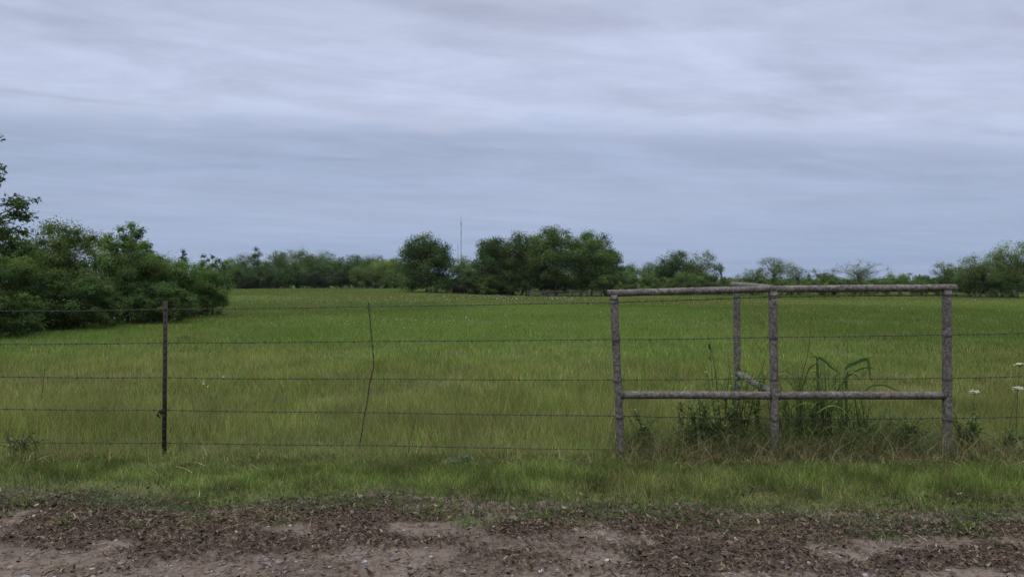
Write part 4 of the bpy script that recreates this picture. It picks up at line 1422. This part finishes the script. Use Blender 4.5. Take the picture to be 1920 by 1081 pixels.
def tall_grass():
    d = 6.6
    X = wx(1535, d); z0 = gz(X, d)
    root = thing("tall_grass_clump", "tall broad-bladed green grass clump crossing the lower rail right of the middle post", "grass clump", (X, d, z0))
    r = np.random.default_rng(55)
    ms, ml = MB(), MB()
    for k in range(88):
        bx = float(np.clip(r.normal(0.0, 0.24), -0.36, 0.6)); by = r.uniform(-0.14, 0.2)
        H = r.uniform(0.35, 0.9) * (1 - 0.4 * min(abs(bx) / 0.5, 1))
        lx = r.normal(0, 0.10)
        p = bez(np.array([bx, by, -0.02]), np.array([bx + lx * 0.3, by, H * 0.5]), np.array([bx + lx, by + r.normal(0, 0.05), H]), 7)
        ms.tube(p, np.linspace(0.0048, 0.002, 7), 5, tint=np.array([0.075, 0.10, 0.04]) * math.exp(r.normal(0, 0.2)))
        for q in range(r.integers(2, 5)):
            i = r.integers(1, 7)
            a = r.choice([0, math.pi]) + r.normal(0, 0.7)
            L = r.uniform(0.18, 0.42)
            up = r.uniform(0.8, 1.6); dr = r.uniform(0.4, 1.5)
            t = np.linspace(0, 1, 8)
            dv = np.array([math.cos(a), math.sin(a) * 0.7, 0])
            c = p[i][None] + dv[None] * (L * 0.75 * t ** 0.9)[:, None]
            c[:, 2] += L * (up * t - (up * 0.55 + dr * 0.5) * t ** 2)
            side = np.array([-math.sin(a), math.cos(a), 0.25])
            ml.ribbon(c, 0.016 * r.uniform(0.6, 1.3) * np.array([0.6, 0.9, 1, 1, 0.9, 0.7, 0.4, 0.05]), side, np.array([0.105, 0.155, 0.045]) * math.exp(r.normal(0, 0.25)), 0.2)
    # the long arching blades that stand out against the field: (photo column, row) polylines
    for poly, w_ in [
        ([(1545, 800), (1536, 720), (1534, 668), (1548, 676), (1562, 690), (1574, 700)], 0.02),
        ([(1588, 840), (1588, 740), (1588, 684), (1606, 682), (1630, 668), (1633, 700), (1631, 712)], 0.022),
        ([(1588, 720), (1592, 690), (1612, 680), (1640, 668)], 0.014),
        ([(1535, 760), (1536, 690), (1533, 668), (1520, 670)], 0.014),
        ([(1490, 840), (1486, 800), (1492, 796), (1497, 815), (1496, 850)], 0.022),
        ([(1500, 840), (1505, 730), (1520, 690), (1535, 678)], 0.014),
        ([(1616, 740), (1635, 724), (1660, 722), (1690, 735)], 0.014),
        ([(1560, 840), (1558, 760), (1590, 705), (1625, 688), (1645, 692)], 0.016)]:
        q = np.array([P(a, b, d - 0.05) for a, b in poly]) - np.array(root.location[:])
        tt = np.linspace(0, len(q) - 1, 16)
        q = np.stack([np.interp(tt, np.arange(len(q)), q[:, i]) for i in range(3)], 1)
        q[1:-1] = (q[:-2] + q[1:-1] * 2 + q[2:]) / 4
        q[:, 1] += 0.03 * np.sin(np.linspace(0, 3, 16))
        ml.ribbon(q, w_ * np.array([0.6] + [1.0] * 11 + [0.9, 0.7, 0.4, 0.05]), np.cross(np.gradient(q, axis=0), [0.25, 1.0, 0.2]), (0.055, 0.095, 0.036), 0.12)
    ms.tube(np.array([P(1588, 850, d), P(1588, 740, d), P(1589, 636, d)]) - np.array(root.location[:]), [0.005, 0.004, 0.0015], 5, tint=(0.06, 0.085, 0.04))
    ms.build("stem", M_WEED, root, smooth=True)
    ml.build("blades", M_WEED, root)


tall_grass()


def stalk(name, label, poly, d, r0, heads=(), tint=(0.05, 0.055, 0.03), htint=(0.02, 0.016, 0.014), hs=0.012, cat="weed stalk"):
    q = np.array([P(a, b, d) for a, b in poly])
    z0 = gz(q[0][0], d)
    q[0][2] = z0 - 0.02
    root = thing(name, label, cat, (q[0][0], d, z0))
    o = np.array(root.location[:])
    tt = np.linspace(0, len(q) - 1, 14)
    c = np.stack([np.interp(tt, np.arange(len(q)), q[:, i]) for i in range(3)], 1)
    m = MB(); m.tube(c - o, np.linspace(r0, r0 * 0.4, 14), 5, tint=tint)
    m.build("stem", M_WEED, root, smooth=True)
    if heads:
        m = MB()
        r = np.random.default_rng(len(label))
        for (a, b, s) in heads:
            cc = P(a, b, d) - o
            for k in range(10):
                c2 = cc + np.array([r.normal(0, 0.25), r.normal(0, 0.25), r.uniform(-1, 1)]) * hs * s
                ovate(m, c2, r.normal(size=3) + [0, 0, 0.8], hs * 1.3 * s, hs * 0.9 * s, htint, 0.2)
        m.build("seed_head", M_WEED, root)
    return root


stalk("seed_stalk", "upright weed stalk with dark seed head in the brace's left bay", [(1342, 850), (1338, 745), (1334, 690), (1330, 640)], 6.75, 0.004, [(1330, 648, 1.3), (1331, 655, 1.4), (1330, 672, 0.9), (1342, 698, 1.0), (1342, 706, 1.0)])
stalk("seed_stalk", "long bent thin stalk rising highest right of the middle brace post", [(1497, 850), (1494, 740), (1500, 715), (1512, 676), (1518, 640), (1521, 594)], 6.7, 0.004, [(1521, 597, 0.7), (1519, 628, 0.5)])
stalk("seed_stalk", "thin dead stalk leaning between the wire stay and the pipe brace", [(766, 855), (767, 830), (772, 812), (777, 788)], 6.4, 0.0035, tint=(0.04, 0.035, 0.025))
stalk("seed_stalk", "thin dark stalk rising in the dry field near the left photo edge", [(70, 800), (76, 760), (80, 730), (84, 690)], 8.5, 0.005, [(84, 694, 0.9)], tint=(0.035, 0.04, 0.025))
stalk("seed_stalk", "dark woody stalk low in the brace's left bay", [(1318, 860), (1315, 800), (1312, 770), (1309, 740)], 6.55, 0.006, [(1277, 760, 1.5), (1278, 768, 1.3)], tint=(0.03, 0.025, 0.02))

# wild carrot umbels at the right edge
def wild_carrot(label, px_, top, base_px, d, hw_):
    X = wx(base_px, d); z0 = gz(X, d)
    root = thing("wild_carrot", label, "wildflower", (X, d, z0), "wild carrots at the right photo edge")
    o = np.array(root.location[:])
    tipp = P(px_, top, d) - o
    m = MB()
    m.tube(bez(np.array([0, 0, -0.02]), np.array([tipp[0] * 0.2, 0, tipp[2] * 0.6]), tipp - [0, 0, 0.03], 8), np.linspace(0.004, 0.0022, 8), 5, tint=(0.07, 0.095, 0.045))
    r = np.random.default_rng(int(px_))
    mf = MB()
    for k in range(26):
        a = r.uniform(0, 6.28); rad = hw_ * math.sqrt(r.random())
        e = tipp + np.array([rad * math.cos(a), rad * math.sin(a), 0.006 * r.normal() - 0.12 * rad])
        m.tube(np.array([tipp - [0, 0, 0.03], (tipp - [0, 0, 0.015] + e) / 2, e]), 0.0008, 4, tint=(0.07, 0.095, 0.045))
        for q in range(5):
            c = e + np.array([r.normal(0, 0.005), r.normal(0, 0.005), r.uniform(0, 0.004)])
            th = np.linspace(0, 2 * math.pi, 6, endpoint=False) + r.uniform(0, 1)
            V = np.concatenate([[c + [0, 0, 0.002]], np.stack([c[0] + 0.0045 * np.cos(th), c[1] + 0.0045 * np.sin(th), np.full(6, c[2])], 1)])
            mf.add(V, [(0, 1 + i, 1 + (i + 1) % 6) for i in range(6)], (0.62, 0.63, 0.58))
    m.build("stem", M_WEED, root)
    mf.build("flower_head", M_FLOWER, root)


wild_carrot("white wild carrot flower highest at the right photo edge", 1912, 682, 1905, 6.9, 0.05)
wild_carrot("white wild carrot flower lowest of the three, nearest the brace", 1827, 733, 1822, 6.8, 0.045)
wild_carrot("white wild carrot flower just below the highest one at the right edge", 1908, 726, 1890, 6.75, 0.055)

# white flowers scattered through the field
rng = np.random.default_rng(9)
pts = []
def fl(px0, px1, py0, py1, n):
    for _ in range(n):
        a = rng.uniform(px0, px1); b = py0 + (py1 - py0) * rng.random()
        d = min(EYE * F / max(b - HY, 6), 120)
        pts.append((wx(a, d), d))
fl(860, 1100, 550, 566, 170); fl(740, 960, 552, 572, 60); fl(740, 900, 612, 628, 26); fl(430, 1150, 560, 640, 60)
fl(1200, 1900, 560, 640, 50); fl(20, 420, 596, 628, 60); fl(340, 420, 730, 760, 6); fl(440, 760, 560, 640, 30)
pts = np.array(pts)
fx, fy = pts[:, 0], pts[:, 1]
n = len(fx)
hh = rng.uniform(0.2, 0.42, n) * np.where(fy < 14, 0.7, 1.0)
c = np.stack([fx, fy, ground_z(fx, fy) + hh], 1)
rad = np.clip(0.0006 * fy, 0.010, 0.036) * rng.uniform(0.6, 1.3, n)
V = []
th = np.linspace(0, 2 * math.pi, 6, endpoint=False)
nrm = rng.normal(0, 0.35, (n, 2))
for a in th:
    p = c + np.stack([rad * math.cos(a), rad * math.sin(a), rad * (nrm[:, 0] * math.cos(a) + nrm[:, 1] * math.sin(a) - 0.3)], 1)
    V.append(p)
V.append(c + np.array([0, 0, 0.004]))
V = np.stack(V, 1)
q = np.array([[6, i, (i + 1) % 6] for i in range(6)])
Fq = ((np.arange(n) * 7)[:, None, None] + q[None]).reshape(-1, 3)
tag(link("white_wildflowers", make_mesh("white_wildflowers", V.reshape(-1, 3), Fq, np.full((n * 7, 3), 0.48)), M_FLOWER), kind="stuff")

# ------------------------------------------------------------------ thin haze in the air
m_h, N = new_mat("air")
pv_ = N.n("ShaderNodeVolumePrincipled")
pv_.inputs["Color"].default_value = (0.82, 0.88, 0.96, 1)
pv_.inputs["Density"].default_value = HAZE
pv_.inputs["Anisotropy"].default_value = 0.2
o_ = N.n("ShaderNodeOutputMaterial"); N.l(pv_.outputs[0], o_.inputs["Volume"])
mb = MB()
mb.box((0, 1560, 28), (6500, 3500, 78))
hz = mb.build("haze", m_h)
tag(hz, kind="stuff")
